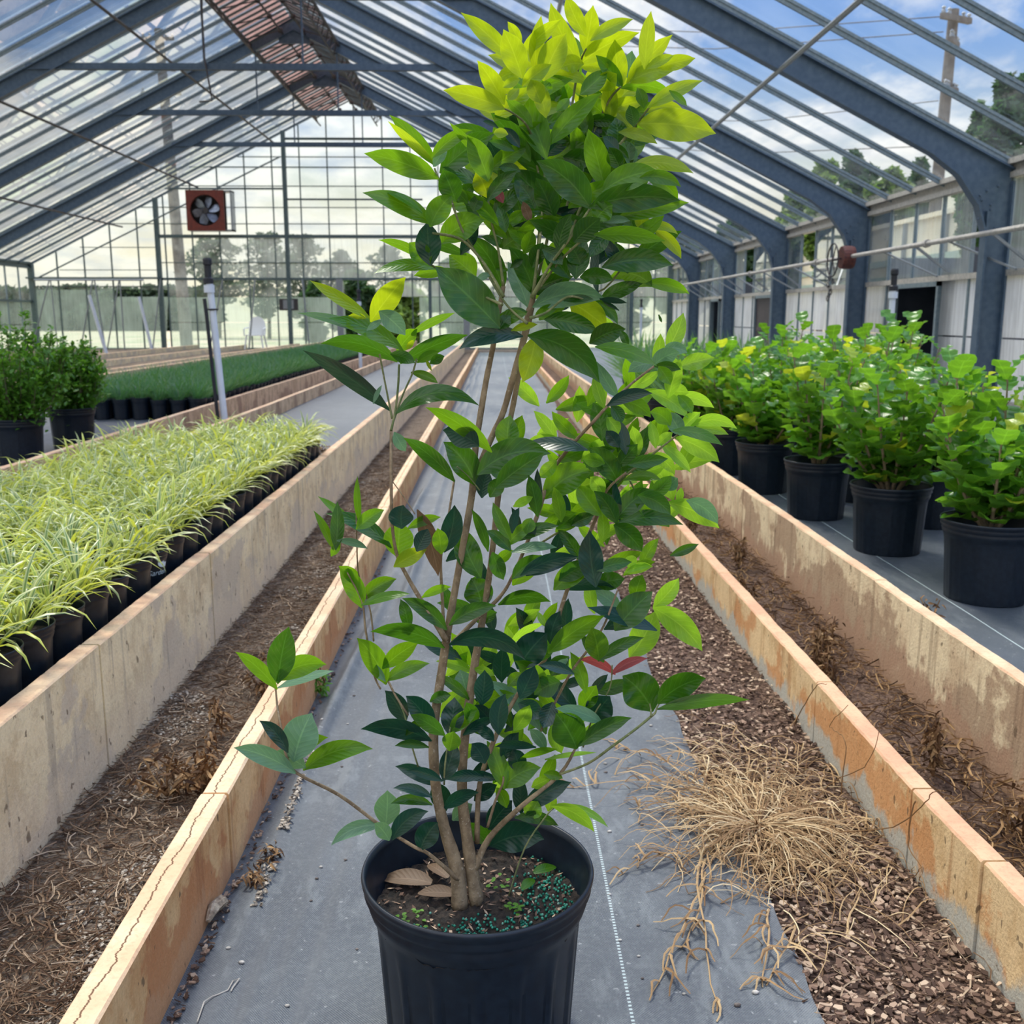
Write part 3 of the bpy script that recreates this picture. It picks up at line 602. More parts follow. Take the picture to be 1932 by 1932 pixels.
# ridge ventilators
rv = empty('ridge_vent', (XM, 16, ZR), 'pinkish brown ridge ventilator with black lattice gear', 'roof vent')
for sg in (-1, 1):
    m_ = MB(); x1 = XM+sg*1.0
    for k in range(37):
        y1 = YG-0.87*k-0.05; y0 = y1-0.77
        m_.add([(XM+sg*0.05, y0, ZR-0.10), (x1, y0, roofz(x1)-0.10), (x1, y1, roofz(x1)-0.10), (XM+sg*0.05, y1, ZR-0.10)], [(0, 1, 2, 3)])
    m_.build('vent_sheet', M['ventpanel'], rv)
    m_ = MB()
    for y in [YG-0.29*k for k in range(110)]: m_.bar((XM, y, ZR-0.12), (x1, y, roofz(x1)-0.12), 0.03, 0.04)
    m_.build('vent_slat', M['darkrail'], rv)
    m_ = MB(); z1 = roofz(x1)-0.16; x2 = XM+sg*0.25
    m_.tube([(x1, -2, z1), (x1, YG-0.1, z1)], 0.035, 6); m_.tube([(x1-sg*0.12, -2, z1-0.22), (x1-sg*0.12, YG-0.1, z1-0.22)], 0.022, 6); m_.tube([(x2, -2, ZR-0.42), (x2, YG-0.1, ZR-0.42)], 0.025, 6)
    ks = [YG-0.2-0.55*k for k in range(62)]
    for a, b in zip(ks[:-1], ks[1:]):
        m_.bar((x1, a, z1), (x1-sg*0.12, (a+b)/2, z1-0.22), 0.018, 0.018); m_.bar((x1-sg*0.12, (a+b)/2, z1-0.22), (x1, b, z1), 0.018, 0.018)
    for a in ks[::2]: m_.bar((x2, a, ZR-0.42), (x1, a-0.2, z1), 0.02, 0.02); m_.ball((x2, a, ZR-0.42), 0.06, 6)
    m_.build('lattice', M['iron'], rv)
# chain and thin lines
m_ = MB(); m_.tube([at_y(381, 0, 20.2), at_y(381, 20, 20.2), at_y(386, 110, 20.2), at_y(397, 170, 20.2), at_y(400, 190, 20.2), at_y(376, 192, 20.2)], 0.018, 5)
tag(m_.build('hanging_chain', M['iron']), 'black chain loop hanging from the roof, left of the ridge', 'chain')
for a, b, lab in (((275, 200, 16.0), (500, 0, 16.0), ''),):
    pass
# side pipe, gear wheel
m_ = MB(); m_.tube([(5.28, 1, 2.03), (5.28, 32.8, 2.03)], 0.030, 8)
for y in (8.6, 12.6, 16.9, 21.3): m_.tube([(5.28, y, 2.03), (5.28, y+0.08, 2.03)], 0.05, 8)
tag(m_.build('vent_pipe', M['rail']), 'long pale pipe running along the right wall in front of the panes', 'pipe')
for i, y in enumerate((11.0, 13.0, 17.3, 19.3, 21.6, 23.6, 26, 28)):
    m_ = MB(); m_.bar((5.28, y, 2.03), (5.72, y-0.05, 1.70), 0.03, 0.03); m_.bar((5.28, y+1.1, 2.03), (5.68, y+0.2, 1.66), 0.022, 0.022)
    tag(m_.build('pipe_bracket', M['galv']), 'thin grey strut holding the long pipe to the right wall', 'bracket', 'struts of the long wall pipe')
g_ = empty('crank_gear', (5.25, 15.45, 2.0), 'rusty crank gear box with a thin black hand wheel and hanging chain', 'gear box')
m_ = MB(); m_.lathe([(0.0, -0.09), (0.16, -0.09), (0.17, -0.05), (0.17, 0.05), (0.16, 0.09), (0.0, 0.09)], 20)
m_.v = [(5.25+p[2], 15.4+p[0], 2.02+p[1]) for p in m_.v]; m_.build('gear_box', M['rust'], g_)
m_ = MB(); cw = Vector((5.02, 15.4, 1.98))
m_.tube([cw+Vector((0.02, math.cos(t)*0.24, math.sin(t)*0.24)) for t in [k*math.pi/12 for k in range(25)]], 0.012, 5)
for k in range(3):
    t = k*math.pi/3; m_.bar(cw+Vector((0.02, math.cos(t)*0.24, math.sin(t)*0.24)), cw-Vector((-0.02, math.cos(t)*0.24, math.sin(t)*0.24)), 0.014, 0.014)
m_.tube([cw, (5.25, 15.4, 2.02)], 0.015, 6); m_.build('hand_wheel', M['iron'], g_)
m_ = MB()
for k in range(7): c_ = cw+Vector((0.03*math.sin(k*2), 0.04*math.cos(k*3), -0.26-0.05*k)); m_.tube([c_+Vector((0, math.cos(t)*0.045, math.sin(t)*0.045)) for t in [q*math.pi/4 for q in range(9)]], 0.008, 4)
m_.build('chain', M['iron'], g_)

# riser pipes with black hose caps
def riser(x, y, z0, z1, lab, lx=0.0, cable=False):
    r_ = empty('riser_pipe', (x, y, z0), lab, 'pipe', 'white riser pipes with black caps')
    m_ = MB(); m_.tube([(x, y, z0), (x+lx*0.9, y, z1-0.17)], 0.028, 12); m_.build('pipe', M['pvc'], r_)
    m_ = MB(); m_.lathe([(0.0, 0.18), (0.03, 0.18), (0.036, 0.165), (0.036, 0.13), (0.028, 0.12), (0.027, 0.03), (0.04, 0.02), (0.04, -0.02), (0.0, -0.02)], 14, 0, (x+lx, y, z1-0.17)); m_.build('cap', M['rubber'], r_)
    m_ = MB(); m_.lathe([(0.034, 0.0), (0.042, 0.0), (0.042, 0.06), (0.034, 0.06)], 14, 0, (x+lx*0.95, y, z1-0.26)); m_.build('coupling', M['pvc'], r_)
    if cable:
        m_ = MB(); m_.tube([(x-0.045, y-0.03, z0), (x-0.045+lx*0.7, y-0.03, z0+0.7*(z1-z0)), (x-0.05+lx*0.75, y-0.03, z0+0.78*(z1-z0))], 0.015, 8); m_.tube([(x-0.06+lx*0.6, y-0.03, z0+.72*(z1-z0)), (x+0.045+lx*0.6, y-0.03, z0+.72*(z1-z0))], 0.008, 6); m_.build('cable', M['rubber'], r_)
riser(-2.22, 8.3, 0.2, 1.60, 'tall white riser pipe with black cap and cable, behind the striped lily turf', -0.075, True)
riser(-2.33, 17.6, 0.2, 1.60, 'distant white riser pipe with black cap near the far gable', 0.0)
riser(3.72, 9.6, 0.15, 1.58, 'white riser pipe with black cap in front of the dark doorway on the right', 0.01)
riser(3.7, 26.0, 0.15, 1.58, 'small distant white pipe with a black cap near the right wall', 0.0)

# leaning grey poles and rail by the gable
m_ = MB(); m_.tube([(-14.0, 31.6, 2.25), (-10.7, 31.6, 2.25)], 0.03, 6); tag(m_.build('hanging_rail', M['galv']), 'thin horizontal rail carrying the leaning poles at the far left', 'rail')
for (x0, y0, x1, y1, r_, lab) in [(93, 527, 60, 672, .022, 'thin leaning pole nearest the left side wall'), (95, 527, 110, 668, .02, 'second thin pole from the left side wall'), (175, 527, 152, 668, .022, 'thin pole leaning left beside the thick white pole'),
        (168, 557, 203, 688, .05, 'thick pale leaning pole, left one of two'), (178, 527, 200, 668, .024, 'thin pole behind the thick left leaning pole'), (225, 527, 202, 668, .022, 'thin pole leaning left in the middle of the far left panes'), (226, 527, 236, 668, .022, 'thin upright pole between the two thick leaning poles'),
        (262, 560, 289, 680, .045, 'thick pale leaning pole, right one of two'), (303, 527, 288, 668, .022, 'thin pole leaning against the main gable post'), (420, 527, 395, 668, .022, 'thin pole leaning left behind the white riser pipe'), (481, 527, 470, 668, .022, 'thin pole leaning beside the plastic chair'), (570, 527, 585, 668, .024, 'thin pole right of the plastic chair')]:
    Yp = 31.6 if y1 < 675 else (28.8 if r_ > .047 else 30.2)
    a = at_y(x0, y0, Yp); b = at_y(x1, y1, Yp); b.z = max(0.1, b.z); m_ = MB(); m_.tube([a, b], r_, 8)
    tag(m_.build('leaning_pole', M['pvc'] if r_ > .03 else M['galv']), lab, 'pole', 'leaning poles before the far gable')
# exhaust fan
fx0, fx1, fz0, fz1 = -9.62, -8.45, 3.80, 5.02; fy = YG-0.55
f_ = empty('exhaust_fan', ((fx0+fx1)/2, fy, fz0), 'rust red square exhaust fan high on the far gable', 'fan')
fcx, fcz = (fx0+fx1)/2, (fz0+fz1)/2
m_ = MB(); N_ = 32; R_ = 0.47
vs_ = []; 
for yy in (fy, fy+0.1):
    for k in range(N_):
        t = 2*math.pi*k/N_; vs_.append((fcx+R_*math.cos(t), yy, fcz+R_*math.sin(t)))
    for k in range(N_):
        t = 2*math.pi*k/N_; q = 1/max(abs(math.cos(t)), abs(math.sin(t))); vs_.append((fcx+0.585*q*math.cos(t), yy, fcz+0.61*q*math.sin(t)))
fs = []
for k in range(N_):
    j = (k+1) % N_; fs += [(k, j, j+N_, k+N_), (k+2*N_, k+3*N_, j+3*N_, j+2*N_), (k, k+2*N_, j+2*N_, j), (k+N_, j+N_, j+3*N_, k+3*N_)]
m_.add(vs_, fs); m_.build('front_plate', M['redfan'], f_)
m_ = MB(); m_.box(fx0, fx0+0.04, fy+0.1, YG-0.02, fz0, fz1); m_.box(fx1-0.04, fx1+0.22, fy+0.1, YG-0.02, fz0, fz0+0.04); m_.box(fx0, fx1+0.22, fy+0.1, YG-0.02, fz1-0.04, fz1); m_.box(fx1+0.18, fx1+0.22, fy+0.1, YG-0.02, fz0, fz1); m_.box(fx0, fx1, fy+0.1, YG, fz0, fz0+0.05)
m_.build('housing', M['galv'], f_)
m_ = MB(); m_.box(fx0+0.04, fx1-0.04, YG-0.10, YG-0.07, fz0+0.05, fz1-0.04); m_.build('shutter', M['iron'], f_)
m_ = MB(); m_.tube([(fcx, fy+0.03, fcz), (fcx, fy+0.3, fcz)], 0.09, 12); m_.box(fcx-0.03, fcx+0.03, fy+0.3, fy+0.33, fz0, fz1); m_.box(fcx-0.16, fcx+0.12, fy+0.2, fy+0.4, fcz-0.12, fcz+0.14); m_.build('motor', M['iron'], f_)
for k in range(6):
    t = k*math.pi/3+0.25; m_ = MB(); d = Vector((math.cos(t), 0, math.sin(t))); p = Vector((-math.sin(t), 0, math.cos(t))); c_ = Vector((fcx, fy+0.12, fcz)); vs_ = []
    for i in range(6):
        u = i/5; r_ = 0.08+0.34*u; ww = 0.05+0.07*math.sin(u*2.6)
        for s_ in (-1, 0, 1): vs_.append(c_+d*r_+p*(ww*s_)+Vector((0, 0.05*s_, 0)))
    m_.add(vs_, [(i*3+j, i*3+j+1, i*3+j+4, i*3+j+3) for i in range(5) for j in range(2)]); m_.build('fan_blade', M['blade'], f_)
# louvre board behind chair height (small fan box in the gable panes)
m_ = MB(); m_.box(-6.95, -6.35, YG-0.12, YG-0.06, 1.35, 1.72, 0); m_.box(-6.82, -6.48, YG-0.14, YG-0.12, 1.4, 1.68, 1)
tag(m_.build('small_wall_box', [M['iron'], M['galv']]), 'small dark box with a grey face on the frosted panes above the chair', 'box')

# ---------------------------------------------------------------- outside
CY0, CZ0 = 32.5, 0.14
c0 = empty('plastic_chair', (-7.6, CY0, CZ0), 'white plastic armchair standing before the frosted panes of the far gable', 'chair')
def cb_(m_, x0, x1, y0, y1, z0, z1): m_.box(-7.6+x0, -7.6+x1, CY0+y0, CY0+y1, CZ0+z0, CZ0+z1)
m_ = MB(); cb_(m_, -.25, .25, -.25, .25, .42, .45); m_.build('seat', M['plastic_w'], c0)
m_ = MB(); vs_ = []; fs = []
for i in range(9):
    t = math.pi*i/8; vs_ += [(-7.6-0.27*math.cos(t), CY0+.25, CZ0+.45), (-7.6-0.27*math.cos(t), CY0+.32, CZ0+0.6+0.42*math.sin(t)**0.6)]
for i in range(8): fs.append((2*i, 2*i+2, 2*i+3, 2*i+1))
m_.add(vs_, fs); m_.build('backrest', M['plastic_w'], c0)
for sx in (-1, 1):
    m_ = MB(); m_.tube([(-7.6+sx*.28, CY0+.28, CZ0+.67), (-7.6+sx*.32, CY0, CZ0+.65), (-7.6+sx*.3, CY0-.25, CZ0+.62), (-7.6+sx*.28, CY0-.28, CZ0+.42)], 0.022, 6); m_.build('armrest', M['plastic_w'], c0)
    for sy in (-1, 1): m_ = MB(); m_.tube([(-7.6+sx*.23, CY0+sy*.22, CZ0+.43), (-7.6+sx*.29, CY0+sy*.28, CZ0)], 0.025, 6); m_.build('leg', M['plastic_w'], c0)
def pole(x, y, z1, r_, lab, lean=0.0, arms=()):
    p_ = empty('utility_pole', (x, y, -0.12), lab, 'utility pole')
    m_ = MB(); m_.tube([(x+lean, y, -0.12), (x, y, z1)], [r_*1.2, r_*0.8], 10); m_.build('shaft', M['wood'], p_)
    for za, L_, an in arms:
        m_ = MB(); m_.bar((x-L_*math.cos(an), y-L_*math.sin(an)-0.15, za), (x+L_*math.cos(an), y+L_*math.sin(an)-0.15, za+0.05), 0.1, 0.12); m_.build('crossarm', M['wood'], p_)
        for q in (-0.9, -0.5, 0.5, 0.9):
            m_ = MB(); m_.lathe([(0.0, 0), (0.05, 0), (0.05, 0.06), (0.025, 0.08), (0.05, 0.12), (0.0, 0.16)], 8, 0, (x+q*L_*math.cos(an), y+q*L_*math.sin(an)-0.15, za+0.06)); m_.build('insulator', M['galv'], p_)
pa = at_y(299, 55, 42); pb = at_y(345, 560, 42)
pole(pa.x, 42, pa.z, 0.21, 'thick grey wooden utility pole beyond the far gable, left of the fan', (pb.x-pa.x)*1.15, [(pa.z-0.4, 0.6, .2), (pa.z-1.5, 0.6, .5), (pa.z-2.4, 0.75, .2)])
pc = at_y(1800, 18, 24)
pole(pc.x+0.0, 24, pc.z, 0.14, 'wooden utility pole with crossarms above the right eave', -0.15, [(pc.z-0.25, 0.55, .6), (pc.z-0.75, 0.45, 1.0), (pc.z-1.75, 0.35, .8)])
m_ = MB()
for (a, b) in (((1000, 50, 30), (1795, 30, 24)), ((1000, 82, 30), (1780, 60, 24)), ((1180, 225, 34), (1770, 190, 24.3)), ((1130, 270, 34), (1770, 275, 24.3))):
    p, q = at_y(*a), at_y(*b); m_.tube([p, (p+q)/2-Vector((0, 0, 0.25)), q], 0.012, 4)
tag(m_.build('power_line', M['iron']), 'thin black power lines running to the right utility pole', 'wires')
# neighbouring shaded house
M['cream'] = simple('cream_shade_cloth', (0.80, 0.70, 0.52), (0.62, 0.60, 0.50), 0.9, 0.9)
M['greenshade'] = simple('green_band', (0.32, 0.42, 0.36), (0.28, 0.36, 0.33), 2, 0.9)
b_ = empty('neighbour_greenhouse', (9.6, 20, -0.1), 'cream clad neighbouring house seen through the right wall panes', 'building')
m_ = MB(); m_.box(9.6, 9.8, 6, 36, -0.1, 3.35); m_.build('wall', M['cream'], b_)
for z0, z1 in ((2.35, 2.5), (2.0, 2.1), (1.3, 1.36)): m_ = MB(); m_.box(9.55, 9.6, 6, 36, z0, z1); m_.build('band', M['greenshade'], b_)
for k in range(14): m_ = MB(); m_.box(9.53, 9.6, 6.5+2.2*k, 6.62+2.2*k, -0.1, 3.35); m_.build('rib', M['galv'], b_)
m_ = MB(); m_.add([(9.5, 6, 3.33), (9.5, 36, 3.33), (11.5, 36, 3.6), (11.5, 6, 3.6)], [(0, 1, 2, 3)]); m_.box(9.5, 9.6, 6, 36, 3.28, 3.38); m_.build('roof', M['cream'], b_)
# trees
M['tleaf'] = [leaf_mat('tree_leaf_%s' % n_, a, b, c, 0.35, 0.6, 0.7, 0.0) for n_, a, b, c in (('dark', (.03, .07, .025), (.04, .09, .04), (.06, .16, .03)), ('olive', (.10, .17, .03), (.12, .20, .05), (.22, .36, .05)), ('grey', (.05, .08, .05), (.06, .10, .06), (.08, .14, .06)))]
M['bark'] = simple('tree_bark', (0.07, 0.05, 0.04), (0.12, 0.09, 0.07), 8, 0.9)
def crown(mb, c, r, n, s, rr):
    for _ in range(n):
        while True:
            p = Vector((rr.uniform(-1, 1), rr.uniform(-1, 1), rr.uniform(-1, 1)))
            if 0.25 < p.length < 1: break
        q = Vector((c[0]+p.x*r[0], c[1]+p.y*r[1], c[2]+p.z*r[2]))
        a = Vector((rr.uniform(-1, 1), rr.uniform(-1, 1), rr.uniform(-.6, .6))).normalized(); b = a.cross(Vector((rr.uniform(-1, 1), rr.uniform(-1, 1), rr.uniform(-1, 1)))).normalized()
        k = s*rr.uniform(0.6, 1.3)
        mb.add([q-a*k, q+b*k*.5, q+a*k, q-b*k*.5], [(0, 1, 2, 3)], 0, [(0, .3), (.5, .3), (1, .3), (.5, .6)])
def tree(x, y, h, rx, mi, lab, seed, base=0.25, n=1500, s=0.22, gaps=9, grp=None):
    rr = random.Random(seed); t_ = empty('tree', (x, y, -0.12), lab, 'tree', grp)
    m_ = MB(); m_.tube([(x, y, -0.12), (x+0.1, y, h*0.5), (x, y, h*0.9)], [0.02*h, 0.014*h, 0.004*h], 7)
    ms = MB()
    for k in range(gaps):
        z = h*(base + (1-base)*(k+0.5)/gaps); wdt = rx*math.sin(math.pi*min(1, (k+1.2)/(gaps+1)))**0.6; an = rr.uniform(0, 6.28)
        for q in range(2):
            an += 2.4; cx_ = x+wdt*0.55*math.cos(an); cy_ = y+wdt*0.55*math.sin(an)
            m_.tube([(x, y, z-0.1*h*0.5), (cx_, cy_, z)], [0.006*h, 0.002*h], 5)
            crown(ms, (cx_, cy_, z), (wdt*0.6, wdt*0.6, h*(1-base)/gaps*0.75), n//(2*gaps), s, rr)
    m_.build('trunk', M['bark'], t_); ms.build('foliage', M['tleaf'][mi], t_)
def tpx(xc, ytop, wpx, Y, mi, lab, seed, **k):
    p = at_y(xc, ytop, Y); h = p.z+0.12; rx = wpx/2/F*Y; tree(p.x, Y, h, rx, mi, lab, seed, **k)
tpx(405, 455, 130, 62, 2, 'round topped grey green pine beyond the gable, left of the white pipe', 1, base=.35, n=2300, s=.17)
tpx(500, 445, 120, 60, 2, 'open branched grey green tree beyond the gable, under the beam middle', 2, base=.2, n=2300, s=.17)
tpx(570, 450, 110, 64, 2, 'open branched tree beyond the gable, just right of the chair', 3, base=.2, n=2300, s=.17)
tpx(640, 480, 90, 58, 2, 'shorter tree beyond the gable panes, beside the open gap', 4, base=.1, n=2300, s=.17)
tpx(740, 470, 150, 66, 2, 'wide hazy tree beyond the gable behind the shrub', 5, base=.1, n=2300, s=.17)
tpx(675, 520, 80, 45, 0, 'dark green tree seen through the open gap in the gable', 6, base=.02, n=3600, s=.22)
tpx(765, 545, 90, 44, 1, 'olive green bush seen through the second gap in the gable', 7, base=.02, n=3000, s=.20)
tpx(590, 535, 60, 46, 0, 'dark small tree behind the torn pane right of the chair', 8, base=.05, n=2400, s=.2)
tpx(860, 500, 140, 60, 0, 'dark tree beyond the gable behind the main stems', 9, base=.05, n=2400, s=.28)
tpx(1000, 490, 160, 60, 2, 'grey green tree beyond the gable right of the stems', 10, base=.05, n=2400, s=.28)
tpx(1170, 480, 140, 55, 0, 'dark tree beyond the right end of the gable', 11, base=.05, n=2600, s=.28)
tpx(1920, 165, 150, 15.5, 0, 'tall dark green tree rising at the right picture edge', 12, base=.3, n=7000, s=.09)
tpx(1850, 215, 55, 19, 0, 'small dark crown left of the tall tree at the right edge', 13, base=.45, n=2600, s=.1)
tpx(1615, 300, 110, 30, 0, 'dark pine crown above the right eave', 14, base=.4, n=3600, s=.14)
tpx(1740, 312, 60, 30, 0, 'dark pointed pine beside the right utility pole', 15, base=.4, n=3000, s=.14)
tpx(1560, 318, 90, 27, 1, 'yellow green tree above the right eave, left of the dark pine', 16, base=.4, n=3600, s=.13)
tpx(1680, 332, 110, 27, 1, 'yellow green tree above the right eave, right of the dark pine', 17, base=.4, n=3600, s=.13)
tpx(1400, 415, 120, 38, 0, 'dark trees beyond the lower end of the right eave', 18, base=.3, n=3200, s=.2)
tpx(1500, 372, 90, 33, 1, 'olive tree above the right eave behind the third column', 19, base=.3, n=3200, s=.16)
tpx(1300, 440, 140, 46, 0, 'dark trees beyond the far corner of the right wall', 20, base=.2, n=3200, s=.24)
tpx(1835, 300, 40, 26, 0, 'small dark tree top between pole and near column', 21, base=.4, n=1500, s=.12)
rr_ = random.Random(5)
for k in range(16):
    xc = -20+27*k; tpx(xc, 545+rr_.uniform(0, 8), 70, 95, 2, 'hazy dark green tree in the low tree line on the horizon', 40+k, base=.02, n=1100, s=.6, gaps=5, grp='trees of the distant tree line')
# ================================================================ plants
def prof_nursery(r, h, lips=True):
    """outer profile up to the rolled rim and down the inside"""
    return [(0.0, 0.0), (r*0.80, 0.0), (r*0.815, 0.004), (r*0.895, h*0.76), (r*0.905, h*0.785), (r*0.935, h*0.82), (r*0.955, h*0.86), (r*0.945, h*0.872), (r*0.952, h*0.885), (r*0.985, h*0.915), (r*0.972, h*0.93), (r*0.98, h*0.945), (r, h*0.965), (r*1.005, h*0.985), (r*0.995, h), (r*0.972, h*0.996), (r*0.955, h*0.96), (r*0.94, h*0.90), (r*0.905, h*0.86), (r*0.87, h*0.70), (r*0.80, 0.02), (0, 0.02)]
def pot_mesh(r, h, n=48, flutes=16, depth=0.0035):
    pr = prof_nursery(r, h); full = pr[:3] + [(r*(0.815+0.08*k/8), 0.004+(h*0.76-0.004)*k/8) for k in range(1, 8)] + pr[3:]
    def fn(t, rr, z):
        if z <= 0.003 or z > h*0.74 or rr < r*0.81: return 0
        u = abs(((t*flutes/(2*math.pi)) % 1)-0.5)*2          # 1 on a rib, 0 in a panel centre
        top = h*0.72 - h*0.06*(u**2)*2
        inpan = 1/(1+math.exp((u-0.82)/0.04)) * (1/(1+math.exp((z-top)/(h*0.012))))
        return -depth*inpan
    m_ = MB(); m_.lathe(full, n, 0, (0, 0, 0), fn); return m_
def soil_mesh(r, z, seed=0):
    m_ = MB(); N_ = 20; vs_ = [(0, 0, z+0.006)]
    for i in range(1, 6):
        for k in range(N_):
            t = 2*math.pi*k/N_; q = r*i/5; vs_.append((q*math.cos(t), q*math.sin(t), z+0.006*n3(q*30*math.cos(t), q*30*math.sin(t), seed)))
    fs = [(0, 1+k, 1+(k+1) % N_) for k in range(N_)]
    for i in range(4):
        for k in range(N_): a = 1+i*N_+k; b = 1+i*N_+(k+1) % N_; fs.append((a, a+N_, b+N_, b))
    m_.add(vs_, fs); return m_
def blade(mb, base, an, L, lift, droop, w_, n=6, tw=0.0):
    """arching strap leaf: starts at angle lift, bends over by droop"""
    d = Vector((math.cos(an), math.sin(an), 0)); s = Vector((-math.sin(an), math.cos(an), 0)); p = Vector(base); vs_ = []; uv = []; th = lift
    for i in range(n+1):
        u = i/n; ww = w_*(0.7+0.3*u*2 if u < .5 else 1.0)*(1-max(0, u-0.6)/0.4)**0.7 if u < 1 else 0.0002
        sd_ = (s+Vector((0, 0, tw*u))).normalized()
        fold = (d*(-math.sin(th))+Vector((0, 0, math.cos(th))))*(ww*0.25)
        vs_ += [p-sd_*ww/2+fold, p, p+sd_*ww/2+fold]; uv += [(u, 0), (u, .5), (u, 1)]
        p = p + (d*math.cos(th)+Vector((0, 0, 1))*math.sin(th))*(L/n); th -= droop/n*(0.5+1.0*u)
    mb.add(vs_, [(i*3+j, i*3+j+1, i*3+j+4, i*3+j+3) for i in range(n) for j in range(2)], 0, uv)
M['lir'] = blade_mat('striped_lily_turf_blade', (0.07, 0.20, 0.07), (0.76, 0.78, 0.38), (0.56, 0.66, 0.16), 0.34, 0.30)
M['liry'] = blade_mat('yellow_lily_turf_blade', (0.32, 0.48, 0.08), (0.78, 0.78, 0.16), (0.72, 0.76, 0.08), 0.40, 0.35)
M['mondo'] = blade_mat('dark_grass_blade', (0.055, 0.16, 0.07), (0.11, 0.27, 0.12), (0.12, 0.34, 0.08), 0.35, 0.4)
M['spiky'] = blade_mat('spiky_leaf', (0.09, 0.20, 0.065), (0.14, 0.28, 0.09), (0.2, 0.42, 0.08), 0.35, 0.4)
PR, PH = 0.083, 0.185
me_pot1 = pot_mesh(PR, PH, 36, 12, 0.002).mesh('grower_pot', M['pot']); me_soil1 = soil_mesh(PR*0.9, PH*0.86).mesh('potting_soil', M['soil'])
for me_ in (me_pot1,): me_.polygons.foreach_set('use_smooth', [True]*len(me_.polygons))
def tuft(seed, n, Lr, w_, liftr, dr, mats, ratio=0.8, r0=0.028, seg=6):
    rr = random.Random(seed); a_, b_ = MB(), None
    for _ in range(n):
        an = rr.uniform(0, 6.283); r_ = r0*math.sqrt(rr.random()); an2 = an+rr.uniform(-.5, .5)
        L = rr.uniform(*Lr); mi = 0 if rr.random() < ratio else 1
        b0 = len(a_.f); blade(a_, (r_*math.cos(an), r_*math.sin(an), 0), an2, L, rr.uniform(*liftr), rr.uniform(*dr), w_*rr.uniform(.75, 1.15), seg, rr.uniform(-.4, .4))
        for i in range(b0, len(a_.f)): a_.m[i] = mi
    me = a_.mesh('foliage', mats); me.polygons.foreach_set('use_smooth', [True]*len(me.polygons)); return me
def bare(name, me, parent, z=0, extra=None):
    o = bpy.data.objects.new(name, me); COL.objects.link(o); o.parent = parent; o.location = (0, 0, z); return o
def potted(kind, label, cat, group, pot, soil, fol, zf):
    r_ = empty(kind, (0, 0, 0), label, cat, group); bare('pot', pot, r_); bare('soil', soil, r_); bare('foliage', fol, r_, zf); return r_
LT = [tuft(100+i, 44, (0.13, 0.27), 0.0115, (0.75, 1.5), (1.1, 2.7), [M['lir'], M['liry']], 0.72) for i in range(4)]
protos = [potted('striped_lily_turf', '', 'potted plant', 'striped lily turf pots in the left bed', me_pot1, me_soil1, t_, PH*0.84) for t_ in LT]
ZB = 0.238
used = [False]*4
def drop(protos, used, i, x, y, z, rz, s, lab):
    o = protos[i] if not used[i] else copy_tree(protos[i]); used[i] = True
    place(o, x, y, z, rz, s); o['label'] = lab; o['kind'] = 'thing'; return o
pitch = 0.172; nrow = 26; ncol = 6
special = {}
for r_ in range(nrow):
    y = 1.82 + r_*pitch
    for c_ in range(ncol):
        x = -1.145 - c_*pitch
        if r_ >= nrow-2 and c_ > 3: continue
        if x/y < -0.61: continue      # well outside the picture
        s_ = rnd.uniform(0.94, 1.04); xx, yy = x+rnd.uniform(-.004, .004), y+rnd.uniform(-.004, .004)
        if c_ == 0: lab = 'striped lily turf in a black pot, outer row against the cream kerb'
        elif c_ == ncol-1: lab = 'striped lily turf in a black pot, in the row farthest left in its bed'
        elif r_ == nrow-1: lab = 'striped lily turf in a black pot, in the last row towards the far gable'
        else: lab = 'striped lily turf in a black pot, in the crowded middle of the left bed'
        if c_ == 0 and r_ == nrow-1: lab = 'striped lily turf in the last pot beside the cream kerb, next to the bare fabric'
        o = drop(protos, used, rnd.randrange(4), xx, yy, ZB, rnd.uniform(0, 6.28), s_, lab)
        if c_ == 0 and abs(y-3.2) < 0.09: special['logo'] = (xx, yy); o['label'] = 'striped lily turf in a black pot printed with white lettering and leaf mark'; o_logo = o
# white print on one pot
lx, ly = special['logo']
M['print'] = simple('white_print', (0.55, 0.66, 0.75), None, 10, 0.5)
cvd = bpy.data.curves.new('print_text', 'FONT'); cvd.body = 'Garden'; cvd.size = 0.026; cvd.shear = 0.35; cvd.extrude = 0.0
to = bpy.data.objects.new('printed_word', cvd); COL.objects.link(to); bpy.context.view_layer.update()
me_t = bpy.data.meshes.new_from_object(to.evaluated_get(bpy.context.evaluated_depsgraph_get())); bpy.data.objects.remove(to)
def wrap(x, z, a0): 
    rr = PR*(0.815+0.08*z/PH/0.76)+0.0012; a = a0 + x/rr; return (rr*math.cos(a), rr*math.sin(a), z)
A0 = math.atan2(-ly, -lx)+0.42
for v_ in me_t.vertices: v_.co = wrap(v_.co.x-0.028, v_.co.y+0.104, A0)
me_t.materials.clear(); me_t.materials.append(M['print'])
ow = bpy.data.objects.new('printed_word', me_t); COL.objects.link(ow); ow.parent = [c for c in o_logo.children if c.name.startswith('pot')][0]
lm = MB()
for an in (0.4, 1.25, 2.2):
    pts = []
    for i in range(7):
        u = i/6; ww = 0.008*math.sin(math.pi*u)
        for s_ in (-1, 1): pts.append(wrap(0.034+math.cos(an)*0.030*u-math.sin(an)*ww*s_, 0.128+math.sin(an)*0.032*u+math.cos(an)*ww*s_, A0))
    lm.add(pts, [(2*i, 2*i+1, 2*i+3, 2*i+2) for i in range(6)])
lo_ = lm.build('printed_leaf_mark', M['print']); lo_.parent = ow.parent
o_logo.rotation_euler = (0, 0, 0)

